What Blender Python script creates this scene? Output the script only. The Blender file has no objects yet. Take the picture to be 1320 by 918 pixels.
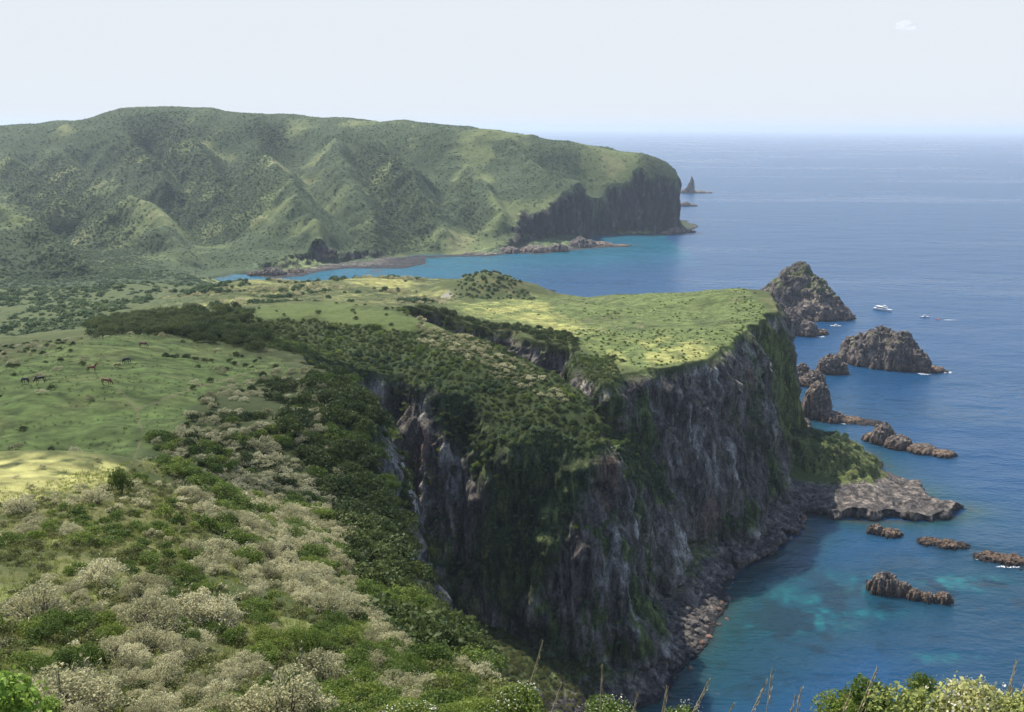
import bpy, bmesh, math, random
import numpy as np
from mathutils import Vector, Matrix, Euler
random.seed(7)
RNG = np.random.default_rng(11)
scene = bpy.context.scene
COL = scene.collection
# ------------------------------------------------------------------ camera
H = 180.0
FPX, CX, CY = 1268.0, 660.0, 459.0          # focal length and centre in photograph pixels
PITCH = math.atan((CY - 163.8) / FPX)
ROLL = math.radians(0.25)
_cp, _sp = math.cos(PITCH), math.sin(PITCH)
FWD = np.array([0, _cp, -_sp]); UP0 = np.array([0, _sp, _cp]); RT0 = np.array([1.0, 0, 0])
RT = RT0 * math.cos(ROLL) + UP0 * math.sin(ROLL)
UP = UP0 * math.cos(ROLL) - RT0 * math.sin(ROLL)
CAM = np.array([0.0, 0.0, H])
def ray(u, v):
    return FWD * FPX + RT * (u - CX) + UP * (CY - v)
def at(u, v, y):                              # the point seen at (u, v) at forward distance y
    d = ray(u, v); return CAM + d * (y / d[1])
def sea(u, v, z=0.0):                         # the point at height z seen at (u, v)
    d = ray(u, v); return CAM + d * ((z - H) / d[2])
def project(x, y, z):
    px, py, pz = x - CAM[0], y - CAM[1], z - CAM[2]
    w = px * FWD[0] + py * FWD[1] + pz * FWD[2]
    w = np.where(w < 0.1, 0.1, w)
    return (CX + FPX * (px * RT[0] + py * RT[1] + pz * RT[2]) / w,
            CY - FPX * (px * UP[0] + py * UP[1] + pz * UP[2]) / w)
cam_d = bpy.data.cameras.new("camera"); cam = bpy.data.objects.new("camera", cam_d); COL.objects.link(cam)
m = Matrix(((RT[0], UP[0], -FWD[0], CAM[0]), (RT[1], UP[1], -FWD[1], CAM[1]), (RT[2], UP[2], -FWD[2], CAM[2]), (0, 0, 0, 1)))
cam.matrix_world = m
cam_d.sensor_fit = 'HORIZONTAL'; cam_d.sensor_width = 36.0
cam_d.lens = 36.0 * FPX / 1320.0
cam_d.clip_start = 0.1; cam_d.clip_end = 200000.0
scene.camera = cam
# ------------------------------------------------------------------ light
SUN_EL, SUN_AZ = math.radians(57), math.radians(-38)   # azimuth from +Y, negative towards -X
SUNDIR = np.array([math.sin(SUN_AZ) * math.cos(SUN_EL), math.cos(SUN_AZ) * math.cos(SUN_EL), math.sin(SUN_EL)])
sl = bpy.data.lights.new("sun", 'SUN'); sun = bpy.data.objects.new("sun", sl); COL.objects.link(sun)
sl.energy = 5.0; sl.angle = math.radians(0.53); sl.color = (1.0, 0.95, 0.86)
sun.rotation_euler = Vector((-SUNDIR[0], -SUNDIR[1], -SUNDIR[2])).to_track_quat('-Z', 'Y').to_euler()
sun.location = (0, 0, 600)
world = bpy.data.worlds.new("World"); scene.world = world; world.use_nodes = True
nt = world.node_tree; nt.nodes.clear()
sky = nt.nodes.new('ShaderNodeTexSky'); sky.sky_type = 'NISHITA'; sky.sun_disc = False
sky.sun_elevation = SUN_EL; sky.sun_rotation = SUN_AZ % (2 * math.pi)
sky.altitude = 0; sky.air_density = 1.0; sky.dust_density = 0.5; sky.ozone_density = 1.3
bg = nt.nodes.new('ShaderNodeBackground'); bg.inputs['Strength'].default_value = 0.15
wo = nt.nodes.new('ShaderNodeOutputWorld')
gt = nt.nodes.new('ShaderNodeNewGeometry'); sx = nt.nodes.new('ShaderNodeSeparateXYZ'); nt.links.new(gt.outputs['Incoming'], sx.inputs[0])
mr = nt.nodes.new('ShaderNodeMapRange'); mr.inputs['From Min'].default_value = -0.13; mr.inputs['From Max'].default_value = -0.5; mr.inputs['To Min'].default_value = 1.0; mr.inputs['To Max'].default_value = 0.0
nt.links.new(sx.outputs[2], mr.inputs['Value']); mw = nt.nodes.new('ShaderNodeMix'); mw.data_type = 'RGBA'; nt.links.new(mr.outputs[0], mw.inputs[0])
nt.links.new(sky.outputs[0], mw.inputs[6]); mw.inputs[7].default_value = (3.5, 3.73, 4.0, 1)   # thin milky veil low in the sky
nt.links.new(mw.outputs[2], bg.inputs[0]); nt.links.new(bg.outputs[0], wo.inputs[0])
scene.view_settings.view_transform = 'Standard'; scene.view_settings.look = 'None'
scene.view_settings.gamma = 1.0; scene.view_settings.exposure = 0.62
scene.cycles.use_denoising = True
scene.cycles.max_bounces = 6; scene.cycles.diffuse_bounces = 3; scene.cycles.glossy_bounces = 2
scene.cycles.transparent_max_bounces = 12; scene.cycles.volume_bounces = 1
scene.cycles.sample_clamp_indirect = 6.0
# ------------------------------------------------------------------ tagging
def tag(o, label=None, cat=None, group=None, kind=None):
    if label: o['label'] = label
    if cat: o['category'] = cat
    if group: o['group'] = group
    if kind: o['kind'] = kind
    return o
def link(name, mesh, parent=None, mat=None):
    o = bpy.data.objects.new(name, mesh); COL.objects.link(o)
    if parent is not None: o.parent = parent
    if mat is not None and hasattr(mesh, 'materials'):
        mesh.materials.clear(); mesh.materials.append(mat)
    return o
# ------------------------------------------------------------------ noise
_P = np.random.default_rng(3).permutation(1024).astype(np.int32)
_P = np.concatenate([_P, _P])
_V = (np.random.default_rng(5).random(1024).astype(np.float32) * 2 - 1)
def vnoise(x, y, z=None):
    x = np.asarray(x, np.float32); y = np.asarray(y, np.float32)
    xi = np.floor(x); yi = np.floor(y); fx = x - xi; fy = y - yi
    xi = xi.astype(np.int32) & 1023; yi = yi.astype(np.int32) & 1023
    x1 = (xi + 1) & 1023; y1 = (yi + 1) & 1023
    fx = fx * fx * fx * (fx * (fx * 6 - 15) + 10); fy = fy * fy * fy * (fy * (fy * 6 - 15) + 10)
    a0 = _P[xi]; a1 = _P[x1]
    def plane(zz):
        v00 = _V[_P[(_P[a0 + yi] + zz) & 1023]]; v10 = _V[_P[(_P[a1 + yi] + zz) & 1023]]
        v01 = _V[_P[(_P[a0 + y1] + zz) & 1023]]; v11 = _V[_P[(_P[a1 + y1] + zz) & 1023]]
        a = v00 + (v10 - v00) * fx; b = v01 + (v11 - v01) * fx
        return a + (b - a) * fy
    if z is None: return plane(0)
    z = np.asarray(z, np.float32); zi = np.floor(z); fz = z - zi
    zi = zi.astype(np.int32) & 1023; fz = fz * fz * fz * (fz * (fz * 6 - 15) + 10)
    p0 = plane(zi); p1 = plane((zi + 1) & 1023)
    return p0 + (p1 - p0) * fz
def fbm(x, y, z=None, oct=4, gain=0.5, lac=2.03):
    s = 0; a = 1.0; t = 0
    for i in range(oct):
        s = s + a * vnoise(x + 17.3 * i, y - 9.1 * i, None if z is None else z + 5.7 * i); t += a
        x = x * lac; y = y * lac
        if z is not None: z = z * lac
        a *= gain
    return s / t
def ridged(x, y, z=None, oct=4, gain=0.5):
    s = 0; a = 1.0; t = 0
    for i in range(oct):
        n = 1 - np.abs(vnoise(x + 31.1 * i, y + 11.7 * i, None if z is None else z - 3.3 * i)) * 2
        s = s + a * n; t += a
        x = x * 2.1; y = y * 2.1
        if z is not None: z = z * 2.1
        a *= gain
    return s / t
def sstep(a, b, x):
    t = np.clip((x - a) / (b - a), 0, 1); return t * t * (3 - 2 * t)
def inpoly(poly, X, Y):
    ins = np.zeros(np.shape(X), bool); n = len(poly)
    for i in range(n):
        x0, y0 = poly[i]; x1, y1 = poly[(i + 1) % n]
        if y0 == y1: continue
        c = ((y0 > Y) != (y1 > Y)) & (X < (x1 - x0) * (Y - y0) / (y1 - y0) + x0)
        ins ^= c
    return ins
def sdf(poly, X, Y):
    poly = np.asarray(poly, np.float32); n = len(poly)
    d2 = np.full(np.shape(X), 1e12, np.float32)
    for i in range(n):
        a = poly[i]; b = poly[(i + 1) % n]; ex, ey = b - a; L = ex * ex + ey * ey + 1e-9
        t = np.clip(((X - a[0]) * ex + (Y - a[1]) * ey) / L, 0, 1)
        qx = X - a[0] - t * ex; qy = Y - a[1] - t * ey
        d2 = np.minimum(d2, qx * qx + qy * qy)
    return np.where(inpoly(poly, X, Y), 1, -1) * np.sqrt(d2)
# ------------------------------------------------------------------ terrain plan
S = lambda u, v: tuple(sea(u, v)[:2])
COAST = [(-900, -60), (-2500, 600), (-3200, 2400), (-2200, 3000), (-900, 2900), (-100, 2450), (250, 2150), (350, 1960),
         (352, 1850), (338, 1800), S(887, 297), S(862, 301), S(800, 303), S(765, 303),
         S(752, 312), S(776, 314), S(814, 318), S(770, 320), S(742, 324), S(700, 327), S(655, 328), S(610, 330), S(572, 331), S(548, 332),
         S(553, 340), S(530, 346), S(480, 348), S(440, 347), S(410, 350), S(375, 357), S(340, 361), S(318, 354), S(290, 354), S(283, 360),
         (-300, 1080), (-200, 960), (-110, 870), (-10, 800), (60, 740), (120, 690), (165, 668), S(1010, 497), S(1019, 503), S(1016, 524),
         S(1026, 543), (186, 560), S(1120, 585), S(1141, 604), S(1143, 618), S(1192, 632), S(1200, 650), S(1248, 657), S(1236, 664), S(1192, 673),
         S(1150, 671), S(1110, 671), S(1075, 668), S(1040, 660), S(1034, 690), S(1000, 712), S(962, 735), S(940, 762), S(922, 792), S(905, 822),
         S(880, 850), S(868, 885), S(850, 905), (34, 275), (12, 262), (0, 238), (0, 205), (10, 165), (30, 125), (58, 95),
         (100, 72), (170, 60), (300, 40), (380, -60)]
RIM = [(-900, -60), (-2500, 600), (-3100, 2350), (-2100, 2880), (-900, 2700), (-150, 2250), (150, 2000), (262, 1880),
       tuple(at(852, 206, 1815)[:2]), tuple(at(866, 232, 1790)[:2]), tuple(at(868, 256, 1758)[:2]), tuple(at(815, 248, 1745)[:2]), tuple(at(768, 258, 1738)[:2]),
       tuple(at(752, 262, 1665)[:2]), tuple(at(742, 244, 1605)[:2]), tuple(at(700, 246, 1570)[:2]), tuple(at(668, 249, 1552)[:2]), tuple(at(655, 282, 1515)[:2]),
       tuple(at(640, 321, 1452)[:2]), tuple(at(590, 326, 1438)[:2]), tuple(at(540, 331, 1410)[:2]), tuple(at(490, 338, 1380)[:2]), tuple(at(440, 340, 1325)[:2]),
       tuple(at(370, 350, 1265)[:2]), tuple(at(310, 350, 1240)[:2]), (-362, 1180),
       (-345, 1050), (-240, 920), (-150, 820), (-60, 740), (0, 690), (30, 655), (70, 618), (115, 614), (138, 596),
       (146, 572), (143, 540), tuple(at(985, 402, 515)[:2]), tuple(at(968, 420, 470)[:2]), tuple(at(945, 447, 437)[:2]), tuple(at(915, 462, 417)[:2]), tuple(at(880, 473, 404)[:2]), tuple(at(835, 478, 396)[:2]),
       tuple(at(805, 474, 396)[:2]), tuple(at(778, 488, 385)[:2]), tuple(at(758, 462, 418)[:2]), tuple(at(730, 448, 442)[:2]), tuple(at(690, 436, 452)[:2]), tuple(at(640, 424, 462)[:2]),
       (-40, 456), (-52, 432), (-44, 404), (-14, 380), (12, 356), (26, 340), (31, 326), (28, 314), (16, 311), (-3, 319), (-14, 328), (-25, 338), (-50, 351),
       (-64, 344), (-72, 322), (-62, 286), (-45, 250), (-31, 215), (-25, 175), (-17, 130), (-8, 92), (-2, 65), (2, 45), (9, 30), (24, 24), (40, 18), (70, 10), (120, -20), (200, -60)]
TP = []                                       # control points of the land's top surface
def tp(*rows):
    for u, v, y in rows: TP.append(tuple(at(u, v, y)))
tp((0, 925, 28), (300, 925, 30), (500, 925, 36), (690, 925, 42), (0, 800, 45), (150, 800, 46), (0, 700, 70), (150, 690, 74), (0, 620, 103), (0, 586, 122), (70, 587, 123),
   (130, 591, 124), (195, 598, 127), (235, 640, 108), (270, 680, 90), (330, 760, 66), (300, 850, 45), (450, 850, 52), (300, 620, 155), (400, 625, 162), (350, 555, 180),
   (300, 690, 118), (400, 700, 118), (450, 680, 140), (500, 750, 108), (420, 770, 88), (560, 810, 88), (600, 880, 65), (650, 905, 58), (545, 760, 114), (530, 650, 165), (535, 570, 210), (480, 600, 185), (460, 540, 205),
   (500, 500, 240), (520, 525, 228), (400, 485, 248), (300, 495, 232), (250, 540, 195), (180, 585, 160), (100, 585, 162), (0, 585, 163), (138, 493, 212), (50, 492, 214), (0, 520, 195), (0, 480, 232), (60, 455, 262),
   (180, 433, 292), (110, 438, 292), (260, 448, 288), (330, 463, 282), (430, 477, 268), (220, 480, 235),
   (250, 424, 385), (240, 412, 402), (300, 404, 410), (420, 394, 415), (520, 407, 398), (600, 440, 372), (680, 480, 351), (740, 527, 328), (350, 430, 385), (450, 448, 362), (400, 450, 366), (560, 474, 350), (620, 515, 335), (700, 556, 319), (640, 566, 320), (720, 580, 312), (500, 490, 348), (755, 572, 314), (540, 440, 378),
   (560, 404, 460), (620, 424, 464), (680, 437, 455), (740, 451, 440), (775, 488, 387), (830, 476, 398), (880, 471, 406), (945, 445, 439), (972, 412, 490), (985, 398, 520), (972, 380, 555), (958, 372, 580), (930, 374, 596),
   (900, 377, 603), (800, 382, 606), (700, 386, 604), (650, 388, 594), (850, 420, 490), (700, 412, 515), (620, 400, 530), (780, 430, 465), (900, 400, 535),
   (632, 349, 640), (604, 358, 640), (585, 374, 630), (655, 362, 640), (684, 383, 632), (632, 378, 610), (560, 386, 590), (400, 380, 600), (270, 388, 580), (300, 364, 690), (400, 361, 690), (500, 360, 685), (560, 368, 665), (450, 372, 640),
   (150, 402, 520), (200, 392, 560), (60, 410, 540), (0, 425, 470), (100, 425, 440), (0, 385, 690), (100, 372, 790), (180, 375, 760), (200, 362, 940), (250, 359, 1040), (268, 359, 1140), (0, 350, 880), (60, 355, 900), (110, 346, 1040), (200, 346, 1110), (150, 380, 680),
   (0, 262, 1250), (30, 272, 1235), (60, 300, 1190), (110, 338, 1110), (105, 300, 1430), (60, 255, 1560), (175, 252, 1500), (140, 280, 1400), (120, 305, 1330), (230, 290, 1370), (270, 320, 1300), (200, 330, 1220), (180, 295, 1320), (290, 345, 1250),
   (300, 306, 1500), (255, 270, 1700), (150, 222, 1800), (90, 235, 1700), (100, 190, 1950), (0, 215, 1800), (0, 240, 1600), (375, 229, 1450), (340, 275, 1350), (435, 275, 1390), (310, 330, 1280), (390, 318, 1270), (480, 312, 1390), (430, 300, 1330), (500, 326, 1370), (360, 300, 1300),
   (430, 214, 1650), (330, 200, 1850), (250, 210, 1850), (520, 302, 1500), (470, 200, 1800), (480, 250, 1600), (560, 250, 1600), (590, 290, 1510), (610, 220, 1650), (560, 200, 1730), (600, 300, 1490), (630, 300, 1490), (640, 250, 1550), (670, 246, 1545), (600, 250, 1570), (605, 270, 1545), (700, 212, 1660), (700, 245, 1560),
   (745, 243, 1590), (760, 235, 1660), (760, 262, 1695), (815, 253, 1705), (868, 264, 1722), (875, 250, 1735), (852, 204, 1785), (866, 214, 1790), (820, 196, 1790), (780, 191, 1840), (790, 187, 1960), (870, 232, 1750), (840, 235, 1725), (800, 225, 1730),
   (740, 190, 1770), (650, 179, 1770), (560, 167, 1810), (500, 163, 1850), (430, 163, 1900), (330, 149, 1980), (260, 152, 2000), (180, 140, 2010), (120, 147, 2030), (60, 156, 2080), (0, 160, 2120), (-100, 165, 2120), (-300, 170, 2150),
   (100, 165, 2010), (280, 170, 1960), (380, 180, 1900), (180, 175, 1960), (0, 190, 1950), (-200, 210, 1900), (-200, 270, 1250), (-400, 260, 1250), (-200, 360, 900), (-300, 400, 600), (-200, 450, 330), (-200, 520, 215), (-200, 590, 140), (-200, 680, 80), (-150, 900, 30))
TP += [(0, 0, 178.2), (-8, 8, 173.6), (4, 8, 173.0), (9, 9, 172.6), (0, 16, 168), (12, 18, 166), (-25, 10, 172), (-60, 0, 176), (60, 0, 172), (-6, 30, 160), (20, 30, 156), (-500, 100, 150), (-600, 400, 110),
       (-60, 145, 124), (-35, 145, 121), (-100, 145, 126), (-90, 345, 106), (-130, 350, 104), (-60, 310, 107), (-30, 392, 100), (10, 365, 93),
       (-300, 1300, 14), (-100, 2300, 110), (-600, 2350, 130), (-1200, 2400, 120), (100, 2050, 110), (-2000, 1800, 120), (-2500, 1000, 100), (220, 1900, 120), (-900, 700, 70)]
TP += [(-625, 1650, 48), (-650, 1530, 34), (-560, 1600, 36), (-354, 1610, 66), (-420, 1560, 52), (-300, 1560, 60), (-722, 1400, 40), (-640, 1330, 26), (-800, 1480, 60), (-560, 1420, 24),
       (-215, 1520, 30), (-330, 1460, 40)]
TP = np.array(TP)
GUL = [([(300, 306, 1480), (285, 288, 1600), (250, 255, 1800), (205, 222, 1930)], 26, 75), ([(110, 335, 1130), (105, 300, 1430), (75, 265, 1640), (45, 225, 1850)], 24, 75),
       ([(500, 325, 1375), (522, 300, 1500), (505, 262, 1610), (470, 215, 1780)], 20, 55), ([(622, 300, 1480), (604, 268, 1550), (596, 235, 1660)], 13, 22), ([(560, 318, 1420), (572, 280, 1530), (565, 235, 1660)], 9, 26),
       ([(330, 250, 1700), (345, 210, 1830), (350, 175, 1950)], 16, 55), ([(150, 230, 1790), (180, 190, 1920)], 12, 50), ([(725, 225, 1640), (700, 200, 1720)], 12, 30), ([(430, 330, 1300), (445, 300, 1360)], 6, 20)]
GUL = [([tuple(at(*q)[:2]) for q in pl], dd, ww) for pl, dd, ww in GUL]
SPUR = [[(-150, 225, 1420), (0, 262, 1290), (60, 296, 1205), (112, 338, 1125)], [(60, 190, 2000), (125, 226, 1730), (175, 251, 1500), (215, 296, 1340), (250, 336, 1240)],
        [(320, 180, 1930), (350, 205, 1700), (375, 228, 1470), (400, 280, 1360), (415, 325, 1290)], [(480, 178, 1830), (530, 215, 1650), (556, 262, 1530), (566, 305, 1455)],
        [(590, 195, 1760), (622, 235, 1610), (638, 275, 1520), (645, 312, 1470)], [(-60, 185, 2050), (10, 200, 1930), (50, 228, 1700), (80, 262, 1560)], [(240, 160, 1990), (265, 200, 1850), (288, 248, 1660), (298, 280, 1560)],
        [(430, 175, 1850), (450, 210, 1680), (470, 262, 1500), (480, 312, 1400)], [(660, 190, 1760), (690, 212, 1670), (715, 236, 1600)], [(150, 165, 1990), (190, 195, 1880), (215, 232, 1740)]]
SPUR = [[tuple(at(*q)) for q in pl] for pl in SPUR]
def spurs(X, Y, slope=.92):
    g = np.full(X.shape, -500, np.float32)
    for pl in SPUR:
        for (ax, ay, az), (bx, by, bz) in zip(pl[:-1], pl[1:]):
            ex, ey = bx - ax, by - ay; t = np.clip(((X - ax) * ex + (Y - ay) * ey) / (ex * ex + ey * ey), 0, 1)
            d = np.sqrt((X - ax - t * ex) ** 2 + (Y - ay - t * ey) ** 2)
            g = np.maximum(g, az + (bz - az) * t - slope * (np.sqrt(d * d + 36) - 6))
    return g
def gully(X, Y):
    g = np.zeros(X.shape, np.float32)
    for pl, dd, ww in GUL:
        d2 = np.full(X.shape, 1e12, np.float32)
        for (ax, ay), (bx, by) in zip(pl[:-1], pl[1:]):
            ex, ey = bx - ax, by - ay; t = np.clip(((X - ax) * ex + (Y - ay) * ey) / (ex * ex + ey * ey), 0, 1)
            d2 = np.minimum(d2, (X - ax - t * ex) ** 2 + (Y - ay - t * ey) ** 2)
        g = np.maximum(g, dd * np.exp(-np.sqrt(d2) / ww * 1.1))
    return g
def _lp(x, y):
    r = np.sqrt(x * x + y * y) + 14.0
    return np.arctan2(x, np.maximum(y, 0) + 14.0) * 1.0, np.log(r)
_tx, _ty = _lp(TP[:, 0], TP[:, 1])
_phi = lambda d2: np.sqrt(d2 + 0.0009)
_A = _phi((_tx[:, None] - _tx[None]) ** 2 + (_ty[:, None] - _ty[None]) ** 2)
_n = len(TP)
_M = np.zeros((_n + 3, _n + 3)); _M[:_n, :_n] = _A + np.eye(_n) * -0.002
_M[:_n, _n] = 1; _M[_n, :_n] = 1; _M[:_n, _n + 1] = _tx; _M[_n + 1, :_n] = _tx; _M[:_n, _n + 2] = _ty; _M[_n + 2, :_n] = _ty
_W = np.linalg.solve(_M, np.concatenate([TP[:, 2], np.zeros(3)]))
def top(x, y):
    a, b = _lp(x.astype(np.float64), y.astype(np.float64)); a = a.astype(np.float32); b = b.astype(np.float32)
    r = np.full(a.shape, _W[_n], np.float32) + np.float32(_W[_n + 1]) * a + np.float32(_W[_n + 2]) * b
    for i in range(_n):
        da = a - np.float32(_tx[i]); db = b - np.float32(_ty[i])
        r += np.float32(_W[i]) * np.sqrt(da * da + db * db + np.float32(0.0009))
    return r
class Field:
    def __init__(s, x0, x1, y0, y1, st):
        s.a = (x0, y0, st); xs = np.arange(x0, x1, st, dtype=np.float32); ys = np.arange(y0, y1, st, dtype=np.float32)
        s.X, s.Y = np.meshgrid(xs, ys); s.c = sdf(COAST, s.X, s.Y); s.r = sdf(RIM, s.X, s.Y); s.X = s.Y = None
    def get(s, g, x, y):
        x0, y0, st = s.a; fx = np.clip((x - x0) / st, 0, g.shape[1] - 1.001); fy = np.clip((y - y0) / st, 0, g.shape[0] - 1.001)
        i = fx.astype(int); j = fy.astype(int); fx = fx - i; fy = fy - j
        return (g[j, i] * (1 - fx) + g[j, i + 1] * fx) * (1 - fy) + (g[j + 1, i] * (1 - fx) + g[j + 1, i + 1] * fx) * fy
NEARF = Field(-420, 360, -60, 900, 1.5); FARF = Field(-3400, 700, 700, 3100, 6.0)
def fields(x, y):
    near = y < 850
    c = np.where(near, NEARF.get(NEARF.c, x, y), FARF.get(FARF.c, x, y))
    r = np.where(near, NEARF.get(NEARF.r, x, y), FARF.get(FARF.r, x, y))
    return c, r
REC = [(-38, 452), (-10, 448), (30, 425), (50, 394), (50, 380), (38, 354), (29, 340), (20, 336), (12, 345), (-10, 376), (-40, 405)]
PROM = [S(1062, 628), S(1085, 640), S(1120, 632), S(1140, 625), S(1138, 606), (186, 545), (168, 520)]
def height(x, y, full=False):
    x = np.asarray(x, np.float32); y = np.asarray(y, np.float32)
    dist = np.sqrt(x * x + y * y); far = sstep(800, 1100, dist); near = 1 - far
    n1 = fbm(x / 38, y / 38, oct=3); n2 = fbm(x / 11 + 40, y / 11, oct=3)
    n3 = fbm(x / 160 + 7, y / 160, oct=3)
    dc, dr = fields(x + near * 3 * vnoise(x / 14, y / 14 + 9) + far * 12 * vnoise(x / 45, y / 45), y + near * 3 * vnoise(x / 13 + 50, y / 13) + far * 12 * vnoise(x / 47 + 3, y / 47))
    T = top(x, y)
    # relief of the top surface: small lumps near, erosion ridges on the far hills
    up = sstep(60, 160, dist)
    T = T + near * (0.9 * n2 * sstep(15, 60, dist) + 1.6 * n1 * up)
    T = T + (9 * n3 + 5 * fbm(x / 60, y / 60 + 5, oct=3)) * sstep(420, 560, dist) * sstep(-110, -170, x) * near * sstep(20, 45, T)
    er = ridged(x / 260 + 3.1, y / 260, oct=4) - 0.35
    T = T + far * np.clip(T / 90, 0, 1) * (13 * er + 8 * n3) * (1 - .75 * sstep(60, 160, x) * (y > 1500))
    fs = far > 0
    if fs.any():
        gv = gully(x[fs] + 16 * n3[fs], y[fs]); 
        Tf = T[fs] - gv * far[fs] * np.clip(T[fs] / 70, .2, 1) - 25 * sstep(14, 46, T[fs]) * sstep(175, 120, T[fs]) * far[fs] * sstep(120, 10, x[fs])
        sp = spurs(x[fs] + 22 * n3[fs], y[fs] + 14 * n1[fs]) + 5 * n1[fs] + 5 * er[fs]; kk = 9.0
        hh = np.clip(.5 + .5 * (sp - Tf) / kk, 0, 1); T[fs] = np.where(far[fs] > .2, Tf + (sp - Tf) * hh + kk * hh * (1 - hh), Tf)
    out = np.clip(-dr + near * (7.0 * n1 + 3.5 * n2) * sstep(-14, 2, -dr) * sstep(80, 200, dist) + far * (22 * n3 + 16 * n1 + 7 * n2) * sstep(-24, 2, -dr), 0, None)
    Wc = near * (27 + 7 * n1) + far * (30 + 10 * n1)
    Wc = np.minimum(Wc, np.maximum(dc + out, 4.0))
    s = np.clip(out / Wc, 0, 1)
    c = 1 - (0.55 * s * s * (3 - 2 * s) + 0.45 * s)
    t = np.clip(dc, 0, None) / (np.clip(dc, 0, None) + out + 1e-3)
    tal = np.clip(T, 0, 95) * 0.34 * t ** 1.25
    z = np.maximum(T, 0.5) * np.maximum(c, 0) ; k = 3.0
    hh = np.clip(0.5 + 0.5 * (z - tal) / k, 0, 1); z2 = tal + (z - tal) * hh + k * hh * (1 - hh) * 0.6
    rs_ = (x > -60) & (x < 120) & (y > 270) & (y < 470)
    if rs_.any():
        o2 = np.clip(-sdf(REC, x[rs_], y[rs_]) + 6 * n1[rs_] + 3 * n2[rs_], 0, None); s2 = np.clip(o2 / (30 + 6 * n1[rs_]), 0, 1)
        z2[rs_] = np.maximum(z2[rs_], (60 + 6 * n1[rs_] + 3 * n2[rs_]) * (1 - (.5 * s2 * s2 * (3 - 2 * s2) + .5 * s2)) * sstep(1, 24, dc[rs_]))
    z2 = np.maximum(z2, np.where((x > 60) & (x < 190) & (y > 380) & (y < 560), np.clip(44 + 5 * n2 + 4 * n1 - .88 * np.sqrt((x - 116) ** 2 + (y - 472) ** 2), 0, 60) * np.clip(dc / 14, 0, 1) * sstep(152, 124, x + 4 * n2), 0))
    z = np.where(out > 0.01, z2, T)
    z = z * np.clip(dc / np.where(far > .5, 6, 2.0), 0, 1)
    # promontory below the big cliff: flat rock shelf with a grassy knob
    sel = (x > 95) & (x < 300) & (y > 380) & (y < 640)
    if sel.any():
        px, py = x[sel], y[sel]; dcs = dc[sel]
        shelf = np.clip(dcs * 1.6, 0, 4.4 + 2.6 * n2[sel] + 1.2 * n1[sel]) * sstep(0, 1.5, dcs)
        kx, ky = sea(1088, 612)[:2]
        q = ((px - 162) / 25) ** 2 + ((py - 491) / 24) ** 2
        q2 = ((px - 142) / 22) ** 2 + ((py - 487) / 22) ** 2
        knob = 19 * np.exp(-q ** 1.5) + 6 * np.exp(-q2) 
        z[sel] = np.where(dcs > 0, np.maximum(z[sel], shelf + knob * sstep(0, 10, dcs)), z[sel])
    z = np.where(dc < 0, np.maximum(dc * 0.5, -5) - 0.4, z)
    if full: return z, dc, dr, out, T
    return z
# ------------------------------------------------------------------ materials
def mat(name):
    m = bpy.data.materials.new(name); m.use_nodes = True
    t = m.node_tree; return m, t, t.nodes['Principled BSDF']
def nd(t, kind, **kw):
    n = t.nodes.new(kind)
    for k, v in kw.items():
        if k.startswith('i_'): n.inputs[k[2:]].default_value = v
        else: setattr(n, k, v)
    return n
def ramp(t, stops):
    r = nd(t, 'ShaderNodeValToRGB'); e = r.color_ramp.elements
    while len(e) < len(stops): e.new(0.5)
    for q, (p, c) in zip(e, stops): q.position = p; q.color = (*c, 1) if len(c) == 3 else c
    return r
def noise_n(t, scale, detail=4, rough=0.55, vec=None, dist=0.0):
    n = nd(t, 'ShaderNodeTexNoise'); n.inputs['Scale'].default_value = scale; n.inputs['Detail'].default_value = detail
    n.inputs['Roughness'].default_value = rough; n.inputs['Distortion'].default_value = dist
    if vec is not None: t.links.new(vec, n.inputs['Vector'])
    return n
def mixc(t, a, b, f, mode='MIX'):
    n = nd(t, 'ShaderNodeMix', data_type='RGBA', blend_type=mode)
    for s, v in ((6, a), (7, b), (0, f)):
        if hasattr(v, 'is_output') or hasattr(v, 'links'): t.links.new(v, n.inputs[s])
        else: n.inputs[s].default_value = v if s == 0 else (*v, 1)
    return n.outputs[2]
def math_n(t, op, a, b=None, clamp=False):
    n = nd(t, 'ShaderNodeMath', operation=op, use_clamp=clamp)
    for i, v in enumerate((a, b)):
        if v is None: continue
        if hasattr(v, 'links'): t.links.new(v, n.inputs[i])
        else: n.inputs[i].default_value = v
    return n.outputs[0]
def land_material(name, sc, bump_d, rough=0.95):
    m, t, p = mat(name); L = t.links
    at_ = nd(t, 'ShaderNodeAttribute', attribute_name='tint'); rk = nd(t, 'ShaderNodeAttribute', attribute_name='rock')
    g = nd(t, 'ShaderNodeNewGeometry')
    n1 = noise_n(t, sc, 5, 0.65, g.outputs['Position']); n2 = noise_n(t, sc * 7, 3, 0.7, g.outputs['Position'])
    v = math_n(t, 'ADD', math_n(t, 'MULTIPLY', n1.outputs[0], 0.9), math_n(t, 'MULTIPLY', n2.outputs[0], 0.75))
    r = ramp(t, [(0.30, (0.45, 0.45, 0.45)), (0.8, (1.0, 1.0, 1.0)), (1.0, (1.5, 1.5, 1.5))])
    L.new(math_n(t, 'MULTIPLY', v, 0.62), r.inputs[0])
    c = mixc(t, at_.outputs['Color'], r.outputs[0], 1.0, 'MULTIPLY')
    L.new(c, p.inputs['Base Color']); p.inputs['Roughness'].default_value = rough; p.inputs['Specular IOR Level'].default_value = 0.15
    b = nd(t, 'ShaderNodeBump'); b.inputs['Strength'].default_value = 0.9; b.inputs['Distance'].default_value = bump_d
    L.new(v, b.inputs['Height']); L.new(b.outputs[0], p.inputs['Normal'])
    return m
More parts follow.
